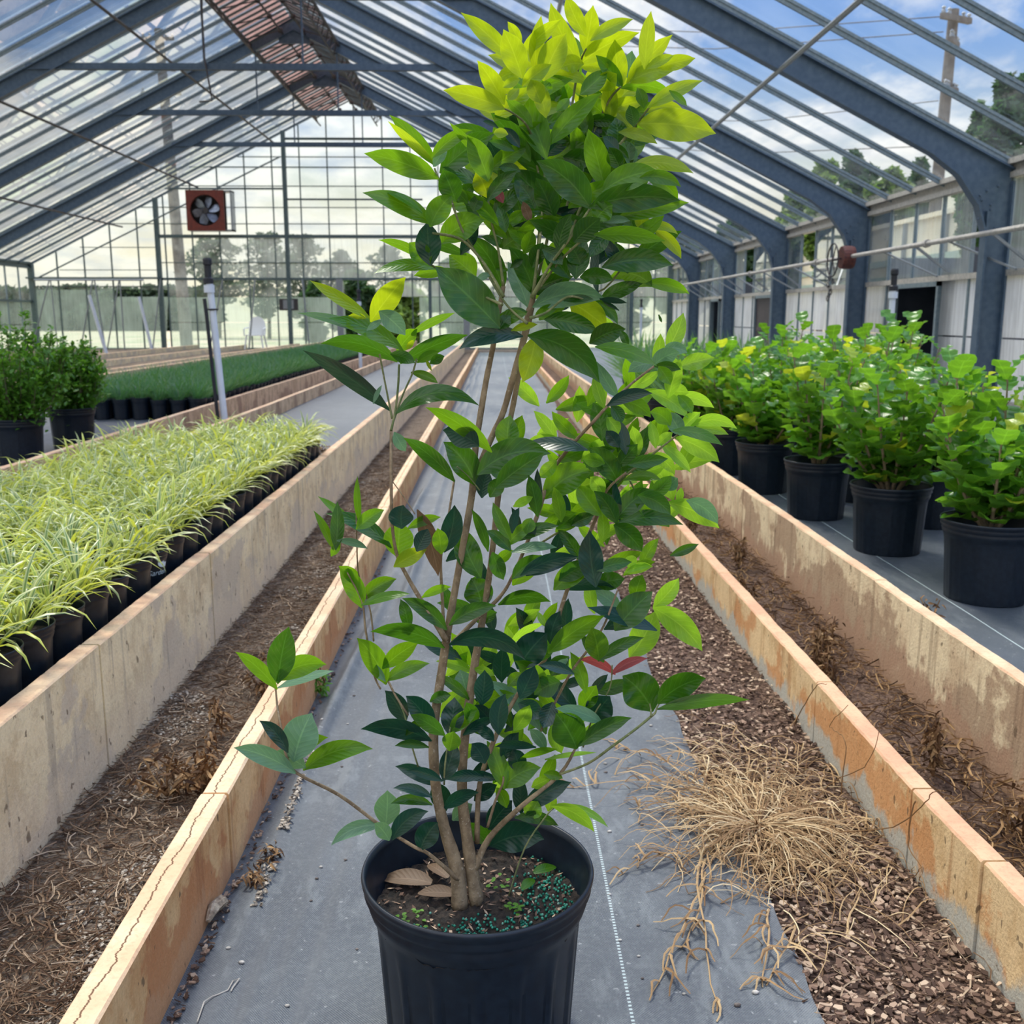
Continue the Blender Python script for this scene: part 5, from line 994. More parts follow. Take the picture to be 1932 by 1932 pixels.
LEAVES = """
T 840 0 .26915
455 405 120 97 108 12 Y;530 525 412 215 150 8 Y;545 385 805 142 95 15 Y;520 290 440 155 60 5 Y;625 470 672 120 88 5 Y;700 545 845 240 160 18 Y;940 425 745 30 118 -28 Y;975 230 855 -25 100 -12 Y;980 345 1035 45 112 -5 Y;1040 275 1310 138 85 20 Y;950 455 1350 235 122 35 Y;1230 590 1190 285 125 -8 Y;1290 565 1585 252 108 12 Y;1400 460 1442 88 95 6 Y;1440 470 1600 390 62 10 Y;1510 470 1747 410 92 6 Y;1300 575 1612 490 112 30 Y;1260 622 1582 665 86 42 G;1440 745 1797 570 92 22 Y;1372 872 1882 935 200 28 Y;1420 785 1665 772 82 30 Y;1240 935 1480 1007 74 26 Y;1120 822 1402 720 100 35 Y;745 1000 1085 660 118 22 G;700 1095 482 570 165 14 G;400 712 230 432 112 12 Y;390 757 -2 635 132 18 Y;540 510 370 560 95 20 Y;560 592 742 455 96 12 Y;945 455 808 482 110 20 Y;720 540 1002 592 80 40 Y;960 470 1130 500 84 24 Y;1225 600 1060 392 92 12 G;965 645 1132 490 108 -6 G;1180 700 1110 480 150 0 Y;850 560 992 692 58 14 Y;592 872 430 702 80 14 G;650 1112 340 800 155 20 M;1080 942 955 806 88 5 D;1100 795 985 700 108 5 G;1385 735 1345 615 70 0 G;1315 862 1290 740 82 0 M;1300 900 1210 790 122 0 Y;1590 652 1692 742 48 6 G;1000 860 1232 880 80 26 M;1010 915 1240 952 84 28 M;725 1082 890 945 100 14 D;762 1062 985 935 74 18 G;700 800 640 560 100 5 Y;430 602 522 560 60 8 Y;1200 1000 1190 830 120 0 M;660 700 600 560 110 0 Y;700 660 690 560 90 0 G;1100 620 1200 520 120 0 Y;1200 430 1090 340 90 0 L;1300 540 1310 360 90 0 P;800 760 870 690 60 0 G;500 640 440 700 60 0 Y;1420 830 1520 720 60 14 P;880 900 930 720 90 0 G;1290 1100 1270 990 90 0 P
U 680 180 .19669
715 790 55 563 195 34 G;702 655 290 200 128 24 G;690 640 275 258 76 4 Y;715 582 1065 340 118 42 G;790 725 1282 368 215 36 M;1210 792 1030 392 190 24 G;1120 560 862 268 70 4 G;1270 702 1602 497 150 24 G;1742 770 1265 185 205 22 M;900 985 790 720 190 8 M;1200 990 785 688 108 62 M;1242 992 1502 728 118 32 M;1822 1152 1480 715 285 18 M;672 1232 38 942 160 58 G;562 1112 212 912 56 34 G;690 1232 872 968 195 26 G;742 1000 645 1102 50 6 G;1310 1130 1545 930 148 30 M;1302 1222 995 915 110 12 G;1195 1180 1010 1000 130 0 M;1205 950 1110 730 170 0 Y;1250 900 1300 690 100 0 Y;722 655 832 500 88 8 P;1302 600 1232 445 132 0 D;1442 520 1240 442 78 12 M;1505 470 1382 310 92 6 D;1380 372 1278 365 84 10 Y;1290 300 1175 250 40 14 D;1500 720 1330 690 90 10 M;1560 700 1420 640 120 0 Y;1650 560 1600 380 120 0 M;950 1000 1080 850 130 0 M;1000 1010 860 880 100 0 G;870 940 960 1010 60 0 P;1650 1060 1530 860 140 0 M;1350 1000 1280 880 80 0 R;1620 1180 1560 1020 80 0 B;1440 1200 1560 1100 90 0 G;1100 1080 1150 960 110 0 M
V 1000 180 .19669
548 1062 75 640 262 62 M;702 852 562 338 200 8 G;722 912 1225 738 212 52 G;602 1072 1415 1010 235 66 M;1085 800 1438 875 118 52 G;1150 822 1410 1012 122 54 G;1022 668 1552 745 122 58 Y;872 1172 1505 1032 150 22 G;252 602 592 500 150 26 G;352 602 642 705 200 20 M;262 582 512 368 108 24 M;772 592 895 682 120 14 G;782 482 942 605 78 14 M;972 662 958 452 108 4 P;122 980 300 770 170 12 M;210 1150 60 800 190 0 M;650 1182 790 1052 182 20 G;832 1102 1020 990 118 14 M;232 1132 522 1150 86 22 D;32 1202 352 1192 68 24 G;400 1000 510 900 160 0 M;640 960 600 800 90 0 D;850 680 760 500 140 0 M;600 780 520 700 120 0 M;400 420 560 230 120 0 G;700 560 740 380 90 0 M;880 600 850 420 100 0 P;180 740 250 580 120 0 G;820 520 700 400 100 0 D
W 680 380 .19669
802 392 1182 188 228 58 G;622 572 183 375 78 46 G;642 585 470 400 165 10 G;702 652 145 690 100 62 G;822 672 520 712 98 14 G;1312 1192 735 640 330 14 M;1080 700 855 520 220 8 G;1352 822 1058 340 180 48 M;672 582 648 200 205 0 D;982 502 612 382 86 10 M;982 482 1132 250 108 8 D;1642 872 1428 448 172 48 M;1392 442 1655 345 190 42 G;1542 282 1932 172 92 36 G;1382 332 1118 60 96 0 G;1382 262 1318 50 98 10 M;1392 442 1162 338 78 18 M;1592 982 1418 590 150 18 P;1525 1302 962 1415 150 78 D;1312 1182 1592 1082 118 28 G;1482 1232 1695 1182 66 12 Y;1662 602 1752 400 132 8 M;1772 482 1932 605 120 20 M;1660 860 1940 740 170 10 M;1350 1190 1180 1150 80 20 Y;1580 470 1640 280 120 0 G;1400 660 1290 650 36 6 G;1360 1200 1440 1100 110 0 M;1140 750 1250 700 60 0 P;1700 1100 1900 1010 90 0 G;1470 620 1560 560 60 0 M
X 940 380 .21739
332 915 915 852 185 82 P;282 1182 862 1562 225 96 M;322 1190 212 1562 172 -14 Y;432 1032 862 1142 150 34 M;642 882 935 1095 205 12 Y;842 882 1032 1062 80 34 M;822 1222 1098 1110 158 24 M;872 1272 1362 1422 108 44 G;382 1012 602 880 108 14 G;862 292 1432 342 128 26 G;1372 270 1582 492 92 32 Y;1292 232 1552 285 70 46 Y;932 572 1502 555 180 56 M;1312 722 1650 800 102 34 G;1300 730 1028 650 175 58 G;912 842 1245 715 112 16 M;1150 522 1258 460 60 10 Y;870 775 885 310 66 0 D;1062 575 885 300 92 14 D;682 642 762 330 165 0 M;742 662 992 682 128 24 M;312 772 642 652 132 12 M;682 332 882 150 172 10 M;522 102 762 112 62 34 D;602 642 402 380 145 0 M;912 852 1112 880 44 6 D;1242 212 1272 100 108 0 Y;950 300 800 480 120 0 M;560 160 740 170 80 0 M;1110 1240 1060 1120 60 0 M;700 520 640 400 150 0 M;600 860 820 850 60 14 M;40 1030 250 960 100 20 M;1400 1000 1420 1050 20 0 M;940 180 1140 170 60 20 P;500 900 610 920 60 0 D;1020 930 900 860 30 0 D
Q 960 580 .24845
1120 422 1152 205 78 0 L;1210 305 1322 48 108 -14 L;1115 435 1292 345 118 22 P;1200 322 1352 345 84 24 P;1320 445 1557 385 108 8 L;1112 442 912 492 96 32 P;942 602 1142 482 76 0 L;1222 662 1305 400 104 0 L;1132 452 1302 472 66 14 M;1152 472 1225 585 90 0 G;775 742 1082 655 86 34 D;1082 655 1355 835 100 34 L;1272 692 1552 762 84 36 L;1222 642 1362 650 98 10 L;818 660 672 418 86 -14 P;718 742 645 520 76 0 L;700 985 640 730 118 0 M;870 720 1072 832 104 30 G;840 742 1022 832 66 6 L;1202 882 1072 800 108 30 G;1295 950 1205 800 108 10 P;1332 912 1452 800 88 8 L;1412 902 1725 922 84 58 L;1432 922 1662 965 66 20 L;1272 942 1615 1045 76 34 G;1292 1002 1590 1172 128 26 L;1150 1032 1242 952 68 6 L;1110 1042 1075 868 68 4 L;1172 1062 1375 1250 74 18 L;880 1090 808 845 90 16 D;982 1092 940 905 88 0 L;842 1192 975 1042 102 0 M;790 770 855 875 86 14 M;345 990 193 790 82 12 L;345 992 148 1015 48 14 L;572 1082 122 1045 88 30 D;292 1442 645 1240 190 56 G;812 1312 610 1072 150 30 M;612 1200 802 1082 110 0 M;932 1190 1202 1150 88 0 M;902 1312 1152 1312 66 34 G;1232 1442 1062 1172 138 26 L;1082 1130 1255 1270 86 34 L;1212 1372 1282 1300 96 0 P;842 1592 1092 1390 138 32 M;1002 1442 1222 1572 118 34 M;852 1642 1312 1652 104 52 M;1232 1492 1588 1672 130 30 L;1372 1482 1582 1640 108 34 P;802 1622 650 1400 108 26 M;838 1590 762 1260 100 -14 D;762 1402 662 1300 110 0 M;212 1562 150 1280 96 10 M;232 1502 217 1230 54 0 D;82 1692 20 1520 42 10 D;380 1692 575 1582 106 22 G;392 1602 342 1370 84 10 G;442 1562 392 1400 68 6 D;492 1562 702 1492 66 26 G;502 1642 642 1582 88 0 M;682 1562 520 1350 130 0 G;572 1352 642 1330 80 0 L;1000 1250 1180 1200 90 0 L;560 1500 640 1340 90 0 L;1100 1420 1230 1280 100 0 M;700 1400 620 1290 100 0 L;700 1180 560 1150 90 0 G;1300 690 1390 800 80 0 G;760 860 830 960 90 0 L;950 800 1020 700 80 0 L;1290 1460 1310 1370 50 0 L;420 1480 300 1540 80 0 G;60 1500 180 1440 60 0 L;140 1690 170 1600 90 0 G;820 1040 740 940 90 0 D;590 1170 720 1240 80 0 M;340 1180 230 1290 90 0 L
Z 560 500 .18634
717 527 150 168 108 10 Y;770 547 1092 135 205 14 Y;772 712 25 492 84 42 G;1042 852 345 548 150 66 G;1042 852 1215 655 150 0 G;1190 682 1590 490 74 16 G;860 492 1092 705 165 18 P;562 522 702 545 52 16 Y;982 972 262 802 150 92 M;1082 982 1715 715 140 34 M;982 912 1192 992 108 16 M;1252 972 1440 880 88 14 G;1382 982 1492 925 86 0 M;912 1452 88 882 145 40 D;1042 1502 1822 1425 150 172 M;1190 1102 1422 1195 78 24 G;740 640 860 560 60 0 P;790 1370 860 1220 40 0 P;1350 1040 1310 960 30 0 Y;1130 830 1180 760 50 0 Y
B 540 500 .44513
858 785 598 608 62 22 G;802 762 668 702 88 14 D;702 908 502 737 58 16 M;792 922 670 755 98 22 M;825 885 1112 802 112 46 M;900 935 1090 800 90 0 M;940 768 950 640 84 0 G;965 765 1000 640 60 0 G;832 972 852 868 58 0 D;900 900 860 862 28 4 P;466 722 506 788 44 0 P;432 1192 175 1058 56 32 M;472 1222 482 1090 108 0 G;530 1112 652 1070 38 10 G;492 1102 497 1020 88 0 D;560 1052 642 1312 66 12 B;655 1210 642 1118 58 0 G;672 1202 712 1022 78 -12 D;210 1192 216 1008 50 0 M;192 1192 118 1045 30 8 G;285 1112 138 984 32 8 G;312 1082 302 900 26 -6 G;310 1112 412 1040 56 8 G;230 1172 342 1202 28 10 P;200 1222 230 1180 30 0 G;302 1348 225 1280 48 8 G;820 1312 742 1106 92 -14 M;945 1152 878 1010 46 0 G;962 1122 988 1030 32 0 D;940 1182 1050 1094 48 8 G;960 1172 1152 1108 48 18 M;940 1202 850 1128 46 10 M;850 1200 788 1040 38 8 M;970 1217 1142 1198 38 14 P;970 1322 1082 1235 58 10 M;1030 1312 1228 1244 56 14 D;1240 1242 1152 1120 48 8 M;1170 1332 1292 1270 68 10 M;1312 1350 1288 1130 88 0 D;1400 1112 1505 1212 76 12 M;1330 1292 1462 1260 48 8 M;1160 1112 1268 1058 48 8 G;470 1272 592 1208 58 6 Y;880 1232 920 1332 58 0 M;1450 1302 1552 1278 38 8 L;1450 1270 1440 1240 60 6 L;560 1200 600 1120 60 0 D;1010 1150 1060 1110 40 0 D;900 1260 960 1210 40 0 G;870 970 910 900 60 0 M
C 440 1000 .5176
462 272 388 134 62 12 G;480 247 592 180 50 12 G;150 572 12 448 46 12 G;165 547 202 358 86 6 M;170 547 335 492 68 26 G;175 572 362 515 30 8 P;190 802 98 698 46 14 D;225 832 285 672 112 0 P;205 827 342 758 50 18 G;215 882 8 796 62 16 P;268 872 502 800 66 32 G;252 862 142 818 56 10 P;550 552 454 398 70 14 G;555 497 672 413 56 8 G;565 547 712 488 44 14 G;545 542 476 474 30 4 P;767 357 620 252 50 16 M;757 427 508 372 56 28 M;800 422 1058 472 62 54 D;635 352 610 255 40 6 M;480 272 642 234 30 12 G;800 342 955 278 50 16 M;980 272 1152 262 44 24 M;900 272 868 178 92 0 M;1028 192 1122 94 62 6 G;1060 162 1252 100 48 18 D;1180 212 1312 128 68 14 G;1200 217 1392 216 40 20 D;1330 192 1425 178 58 0 M;1400 357 1525 228 90 6 M;1532 362 1298 284 48 8 D;1540 292 1705 437 76 18 L;1540 272 1622 178 54 -6 L;1450 452 1535 300 88 -10 L;1468 242 1492 165 54 0 G;1440 152 1525 132 22 8 L;1400 287 1310 224 48 10 P;1160 402 1192 298 50 0 D;1160 442 1348 316 64 14 G;1330 462 1308 358 74 0 G;1342 472 1268 388 46 6 M;1342 472 1494 394 40 14 M;1380 522 1262 474 30 18 R;1390 522 1508 470 30 14 R;1520 652 1422 535 118 14 M;1560 627 1718 543 82 18 M;1560 652 1872 620 44 14 M;1245 787 1178 672 108 8 M;1270 782 1448 687 54 14 M;1335 702 1178 652 42 14 P;1242 652 1132 543 58 6 D;1050 602 1098 498 64 0 D;1045 497 1142 378 98 8 D;980 542 986 430 54 0 D;905 627 916 513 60 0 D;970 732 992 600 58 0 D;790 737 806 613 70 0 D;715 722 632 608 70 12 D;620 692 555 588 58 10 D;710 767 472 727 60 24 D;850 612 742 533 34 10 M;855 602 828 512 68 0 P;730 622 792 603 38 6 M;800 732 888 658 48 8 G;888 652 1022 598 48 12 G;1110 722 928 553 54 22 P;850 742 952 688 34 8 D;760 742 650 675 48 6 M;790 792 802 735 58 0 G;700 792 592 787 28 10 M;770 902 812 778 60 0 D;750 912 636 878 34 10 D;712 972 586 942 34 14 D;712 1002 578 998 34 18 M;555 1067 562 952 78 0 P;590 1122 708 1028 58 24 D;540 1082 362 1148 44 28 P;560 1122 516 1070 48 0 P;688 1157 744 1068 72 8 D;770 1012 732 923 64 0 D;780 1012 892 958 44 14 D;900 902 778 910 38 10 D;850 902 962 912 34 10 D;985 932 926 772 58 8 G;990 937 1118 868 72 18 G;1040 872 1018 800 58 0 D;1050 1022 1045 898 48 0 D;1070 1012 1228 922 64 12 D;1145 892 1200 905 30 4 G;940 1082 1015 988 70 6 D;950 1152 1128 1128 98 24 D;1040 1052 1182 1078 40 16 M;1170 1012 1312 1098 44 22 L;1200 1012 1362 1082 26 22 L;1150 1012 1162 958 38 0 L;950 1142 878 1098 48 8 M;1100 932 1152 908 38 0 L;1165 722 1197 812 48 0 L;1020 412 1132 343 26 14 L;1135 342 1110 298 20 0 L;1280 582 1230 448 42 8 G;1270 642 1322 568 58 0 G;1310 692 1372 608 88 0 D;1140 702 1060 618 48 12 G;1230 522 1118 494 34 10 D;1130 792 1080 728 38 8 P;1090 792 958 790 28 8 D;940 762 880 718 36 8 D;700 242 792 208 28 8 G;1215 472 1160 532 56 0 M;1140 582 1030 480 54 14 G;1180 560 1100 600 70 0 M;1210 480 1180 520 40 0 P;1030 720 1080 640 50 0 L;1010 560 1050 520 40 0 G;930 690 880 640 40 0 D;1060 830 1180 800 24 8 G;1150 835 1320 812 16 6 G;640 740 700 690 30 6 M;890 980 960 930 50 0 D;850 1080 930 1150 50 8 M;990 1000 960 940 40 0 G;1110 470 1170 400 50 0 M;890 510 950 530 30 0 L;940 520 1010 480 26 0 M;1050 640 1120 690 60 8 D;1160 640 1130 720 60 0 D;990 830 1040 740 50 0 D;810 1050 870 1000 50 0 P;900 330 960 300 40 0 M;1080 1040 1110 990 60 0 L;880 700 850 630 46 0 M;910 840 870 780 60 0 D
"""
rl = random.Random(21); sc_y = {}
recs = []; ox = oy = 0; sc = 1
for line in LEAVES.strip().split('\n'):
    if line[0].isalpha():
        p_ = line.split(); ox, oy, sc = float(p_[1]), float(p_[2]), float(p_[3]); continue
    for it in line.split(';'):
        q = it.split(); a = [float(k) for k in q[:6]]
        recs.append((ox+a[0]*sc, oy+a[1]*sc, ox+a[2]*sc, oy+a[3]*sc, a[4]*sc, a[5]*sc, q[6]))
def depth_of(x, y):
    """the shrub's branches spread front to back: a smooth field gives neighbouring leaves similar depth"""
    return PY - 0.01 + 0.10*n3(x/170.0, y/150.0, 2.2)
def leaf3(mb, r_):
    x0, y0, x1, y1, wd, bend, kd = r_
    L = math.hypot(x1-x0, y1-y0); mx_, my_ = (x0+x1)/2, (y0+y1)/2
    L0 = max(L, 20); nx, ny = (y1-y0)/L, -(x1-x0)/L
    if x1 < x0: nx, ny = -nx, -ny
    if bend == 0: bend = rl.uniform(-.05, .10)*L
    cx_, cy_ = mx_+2*bend*nx, my_+2*bend*ny
    Yb = depth_of(x0, y0)
    big = 1 if kd in 'LP' and x0 > 1150 else 0
    Yb += 0.05*big + rl.uniform(-.025, .025)
    wd *= 1.22; x1 += (x1-x0)*.03; y1 += (y1-y0)*.03; k0 = 7/L0; x0 -= (x1-x0)*k0; y0 -= (y1-y0)*k0; natw = 0.34*L; tip = rl.uniform(-.55, .30)*L/F*1.5
    mpp = 1.5/F; wr = max(wd, 0.12*L); hid = math.sqrt(max(0, natw**2-wr**2))*0.5*mpp*rl.choice((-1, 1))
    n, mcr = 14, 6; vs_ = []; uv = []
    seedv = rl.uniform(0, 99); fold = rl.uniform(.18, .42); wavy = rl.uniform(.0, .09); roll = rl.uniform(-.45, .45)
    for i in range(n+1):
        u = i/n; ux = (1-u)**2*x0+2*u*(1-u)*cx_+u*u*x1; uy = (1-u)**2*y0+2*u*(1-u)*cy_+u*u*y1
        tx = 2*(1-u)*(cx_-x0)+2*u*(x1-cx_); ty = 2*(1-u)*(cy_-y0)+2*u*(y1-cy_); tl = math.hypot(tx, ty) or 1; px_, py_ = -ty/tl, tx/tl
        un = max(0.0, (u-0.035)/0.965)
        f = (math.sin(math.pi*un**0.90)**0.66) * (1 - 0.22*un**3) if 0 < un < 1 else 0.0
        if u < 0.05: f = 0.03
        if un > .82: f *= 1-0.55*(un-.82)/.18
        ww = wd*max(f, 0.012)
        if un > .1 and un < .93: ww *= 1+0.022*math.sin(u*95+seedv)
        if u < .12: ww = max(ww, 2.6)
        Yc = Yb + tip*u*(0.4+0.6*u)
        for j in range(mcr+1):
            v = j/mcr; a = (v-.5)
            fx, fy_ = ux+px_*ww*a, uy+py_*ww*a
            dd = hid*2*a*f + roll*a*ww*mpp + (abs(a)*2)**1.4*(-fold)*ww*0.5*mpp + wavy*ww*mpp*math.sin(u*17+seedv)*(abs(a)*2)
            vs_.append(at_y(fx, fy_, Yc+dd)); uv.append((u, v))
    k = mcr+1
    mb.add(vs_, [(i*k+j, i*k+j+1, (i+1)*k+j+1, (i+1)*k+j) for i in range(n) for j in range(mcr)], 0, uv)
recs.sort(key=lambda r_: -(math.hypot(r_[2]-r_[0], r_[3]-r_[1])*r_[4]))
KEYS = list(LM); rest = MB()
lab_kind = {'Y': 'yellow green young leaf, tinted as if backlit', 'D': 'dark glossy leaf', 'P': 'pale leaf with sheen in its colour', 'L': 'light green leaf', 'R': 'red new leaf', 'B': 'dry brown leaf'}
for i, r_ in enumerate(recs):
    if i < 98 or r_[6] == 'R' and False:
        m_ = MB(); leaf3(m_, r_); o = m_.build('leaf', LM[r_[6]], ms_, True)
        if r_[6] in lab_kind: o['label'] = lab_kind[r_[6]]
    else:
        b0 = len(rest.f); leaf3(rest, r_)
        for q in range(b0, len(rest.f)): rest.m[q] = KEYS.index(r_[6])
# background filler leaves inside the crown so it closes up in depth
for k in range(330):
    t = rl.random()
    if t < .55: cx_, cy_ = rl.gauss(1060, 100), rl.gauss(340, 135); kd = rl.choice('GGMMD' if cy_ > 230 else 'YYGG')
    elif t < .80: cx_, cy_ = rl.gauss(1165, 75), rl.gauss(880, 95); kd = rl.choice('LGGM')
    else: cx_, cy_ = rl.gauss(960, 90), rl.gauss(1290, 110); kd = rl.choice('DDMGL')
    if not (800 < cx_ < 1290) or not (90 < cy_ < 1500): continue
    if t < .55 and math.hypot((cx_-1060)/190, (cy_-330)/240) > 1: continue
    an = rl.uniform(-2.9, -.2); L = rl.uniform(60, 110) if t < .55 else rl.uniform(50, 85)
    r_ = (cx_, cy_, cx_+L*math.cos(an), cy_+L*math.sin(an)*.8, L*.3, 0, kd)
    b0 = len(rest.f); v0 = len(rest.v); leaf3(rest, r_)
    for q in range(b0, len(rest.f)): rest.m[q] = KEYS.index(kd)
    dy = rl.uniform(.05, .17) if t > .55 or rl.random() < .75 else rl.uniform(.0, .05)
    rest.v[v0:] = [tuple(CAM+(Vector(p)-CAM)*(1+dy/PY)) for p in rest.v[v0:]]
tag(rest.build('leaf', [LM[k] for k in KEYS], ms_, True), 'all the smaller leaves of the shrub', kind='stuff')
# stems
def barkmat(name, a, b):
    m, t, out = NM(name); tc_ = nd(t, 'ShaderNodeTexCoord'); v = tc_.outputs['Object']; n = noi(t, v, 60, 5, .6, (1, 1, .6)); n_ = noi(t, v, 240, 3)
    c_ = mixc(t, step(t, n, .35, .65), a, b); c_ = mixc(t, mth(t, 'MULTIPLY', step(t, n_, .62, .7), .6), c_, (.42, .36, .27))
    prin(t, out, c_, .85, bump=mth(t, 'ADD', n, n_), bstr=.6, bdist=.002, spec=.2); return m
M['stem'] = barkmat('shrub_bark', (.16, .115, .07), (.28, .21, .13)); M['twiggreen'] = barkmat('green_twig', (.10, .13, .05), (.19, .20, .09))
STEMS = [
 ('main_stem', 'stem', [(868,1712,44),(862,1640,40),(838,1560,32),(822,1480,30),(818,1380,28),(830,1290,26),(845,1190,22),(868,1060,19),(890,935,16),(897,847,14),(916,725,12),(930,655,11),(941,590,10),(950,540,9)], 0),
 ('main_stem', 'stem', [(900,1705,40),(884,1600,34),(872,1500,30),(876,1400,27),(893,1270,24),(912,1160,20),(927,1056,16),(941,927,14),(957,820,12),(969,760,12),(983,680,11),(990,620,10),(1003,562,10)], .02),
 ('main_stem', 'stem', [(890,935,14),(909,869,14),(930,820,13),(950,776,13),(970,705,13),(990,634,14),(1000,590,14),(1006,555,12)], 0),
 ('branch', 'stem', [(895,1640,18),(924,1580,15),(985,1520,12),(1056,1461,9),(1087,1409,5)], -.02), ('branch', 'twiggreen', [(1056,1461,6),(1110,1440,6),(1154,1409,6),(1200,1375,6),(1228,1352,6),(1236,1345,5),(1240,1334,4),(1247,1322,3)], -.02), ('branch', 'twiggreen', [(1228,1352,5),(1228,1340,4),(1226,1328,3)], -.02),
 ('branch', 'stem', [(865,1660,12),(810,1612,9),(782,1598,8),(720,1559,8),(640,1500,8),(559,1458,7),(540,1425,6),(535,1395,5),(524,1340,5),(520,1296,4)], -.03),
 ('branch', 'stem', [(841,1207,14),(815,1165,12),(790,1125,10),(767,1085,9),(749,1047,8),(740,990,7),(738,900,7),(738,812,7)], 0),
 ('branch', 'twiggreen', [(738,812,6),(746,775,5),(751,730,5),(753,688,5)], 0), ('branch', 'twiggreen', [(740,790,5),(730,740,4),(716,668,4)], .01), ('branch', 'twiggreen', [(742,795,5),(760,745,4),(778,705,4),(786,677,4)], .01),
 ('branch', 'stem', [(838,1195,8),(834,1120,7),(832,1050,6),(845,980,5),(857,905,5)], .02), ('branch', 'stem', [(853,1215,12),(895,1172,10),(935,1135,9),(955,1110,8),(968,1085,7)], .01),
 ('branch', 'stem', [(900,1590,13),(905,1480,12),(935,1390,11),(965,1330,10),(1000,1275,9),(1035,1233,9),(1058,1150,9),(1092,1052,8),(1123,981,8),(1145,925,6),(1181,892,5)], .03),
 ('branch', 'stem', [(968,1088,7),(1000,1010,9),(1021,950,10),(1035,900,9),(1062,860,8),(1092,825,7),(1120,795,7),(1150,762,6),(1190,725,5),(1234,691,5)], .02),
 ('branch', 'twiggreen', [(1123,981,5),(1163,915,5),(1215,870,5),(1279,820,4)], .04), ('branch', 'stem', [(1010,1400,6),(1045,1330,6),(1077,1269,6),(1110,1225,6),(1139,1181,5),(1165,1114,4)], .04),
 ('branch', 'stem', [(718,1300,4),(705,1270,5),(690,1190,5),(683,1135,4),(655,1080,3)], 0), ('branch', 'stem', [(770,1350,5),(745,1310,5),(735,1290,5),(722,1265,4),(725,1240,3)], 0), ('branch', 'twiggreen', [(790,1450,4),(775,1400,4),(762,1345,4),(745,1310,3)], 0),
 ('branch', 'twiggreen', [(1003,562,9),(1035,505,6),(1060,470,6),(1085,435,6),(1110,398,5),(1136,357,4)], -.03), ('branch', 'twiggreen', [(1003,562,8),(1050,500,5),(1090,460,5),(1127,434,5)], -.01),
 ('branch', 'twiggreen', [(1006,555,8),(1015,480,6),(1023,406,6),(1027,337,5),(1029,302,4)], -.02), ('branch', 'twiggreen', [(1010,540,7),(1040,420,6),(1065,300,5),(1080,195,5),(1092,125,5),(1106,92,3)], .03),
 ('branch', 'twiggreen', [(1050,470,6),(1085,330,5),(1120,250,5),(1150,188,5),(1171,164,4)], .03), ('branch', 'twiggreen', [(1070,460,6),(1100,380,6),(1140,310,6),(1167,275,6),(1198,237,5),(1228,199,4)], .0),
 ('branch', 'twiggreen', [(1012,500,6),(1020,380,5),(1010,290,5),(996,240,5),(970,215,4),(947,203,3)], .02), ('branch', 'twiggreen', [(950,540,7),(940,470,5),(930,430,5),(924,400,5),(916,340,4)], .0),
 ('branch', 'twiggreen', [(950,560,8),(925,515,7),(900,480,6),(875,455,6),(850,445,6),(816,440,5)], -.02), ('branch', 'twiggreen', [(900,480,5),(870,430,5),(847,367,5),(830,343,5),(820,318,4)], .01),
 ('branch', 'twiggreen', [(948,575,7),(915,560,5),(880,540,5),(843,516,5),(802,494,4)], -.04), ('branch', 'twiggreen', [(1000,600,7),(1030,590,5),(1070,560,5),(1105,565,4),(1115,560,3)], -.04), ('branch', 'twiggreen', [(995,610,7),(970,590,5),(945,560,5),(905,490,4)], -.02),
 ('branch', 'twiggreen', [(1078,560,4),(1140,545,4),(1190,480,3)], .02), ('branch', 'twiggreen', [(905,925,3),(885,900,3),(862,880,3)], .0), ('branch', 'stem', [(738,905,2.5),(760,935,2.5),(783,970,2.5)], 0),
 ('branch', 'stem', [(705,1210,4),(700,1160,4),(690,1120,3),(676,1080,3),(673,1010,3),(672,960,2.5)], .02), ('branch', 'stem', [(920,1560,7),(935,1510,6),(948,1480,5),(950,1465,4)], -.05), ('branch', 'twiggreen', [(838,1480,4),(840,1440,4),(850,1370,4)], -.03), ('branch', 'twiggreen', [(960,1690,4),(990,1600,4),(1030,1540,4),(1045,1525,3)], -.06),
 ('branch', 'twiggreen', [(1155,1255,3),(1150,1300,3),(1120,1350,4),(1100,1410,4)], .0), ('branch', 'twiggreen', [(1012,1030,5),(1060,1000,5),(1105,975,4)], .03), ('branch', 'twiggreen', [(1185,900,4),(1220,960,3),(1262,950,3)], .05)]
for nm, mt, pts, dy in STEMS:
    P3 = []; rad = []
    for j, (x, y, wpx) in enumerate(pts):
        t = min(1, max(0, (1700-y)/600)); q_ = j/(len(pts)-1); Yd = PY-0.01+dy*t*(1 if nm == 'main_stem' else 1-q_) + (0.025*t if nm == 'main_stem' else 0) + (depth_of(x, y)-PY+0.01)*(0.15 if nm == 'main_stem' else 0.35+0.65*q_)
        P3.append(at_y(x, y, Yd)); rad.append(wpx/2/F*1.5*(np.interp(y, (500, 900, 1050, 1500, 1560, 1660), (.9, .85, .68, .66, .68, .76)) if nm == 'main_stem' else .85))
    # smooth
    Q = []; RQ = []
    for a in range(len(P3)-1):
        p0 = P3[max(a-1, 0)]; p1 = P3[a]; p2 = P3[a+1]; p3 = P3[min(a+2, len(P3)-1)]
        for s_ in range(4):
            u = s_/4; Q.append(0.5*((2*p1)+(p2-p0)*u+(2*p0-5*p1+4*p2-p3)*u*u+(3*p1-p0-3*p2+p3)*u**3)); RQ.append((rad[a]*(1-u)+rad[a+1]*u)*(1+.04*math.sin(a*3.1+s_*2)))
    Q.append(P3[-1]); RQ.append(rad[-1]); m_ = MB(); m_.tube(Q, RQ, 12 if nm == 'main_stem' else 8); m_.build(nm, M[mt], ms_, True)
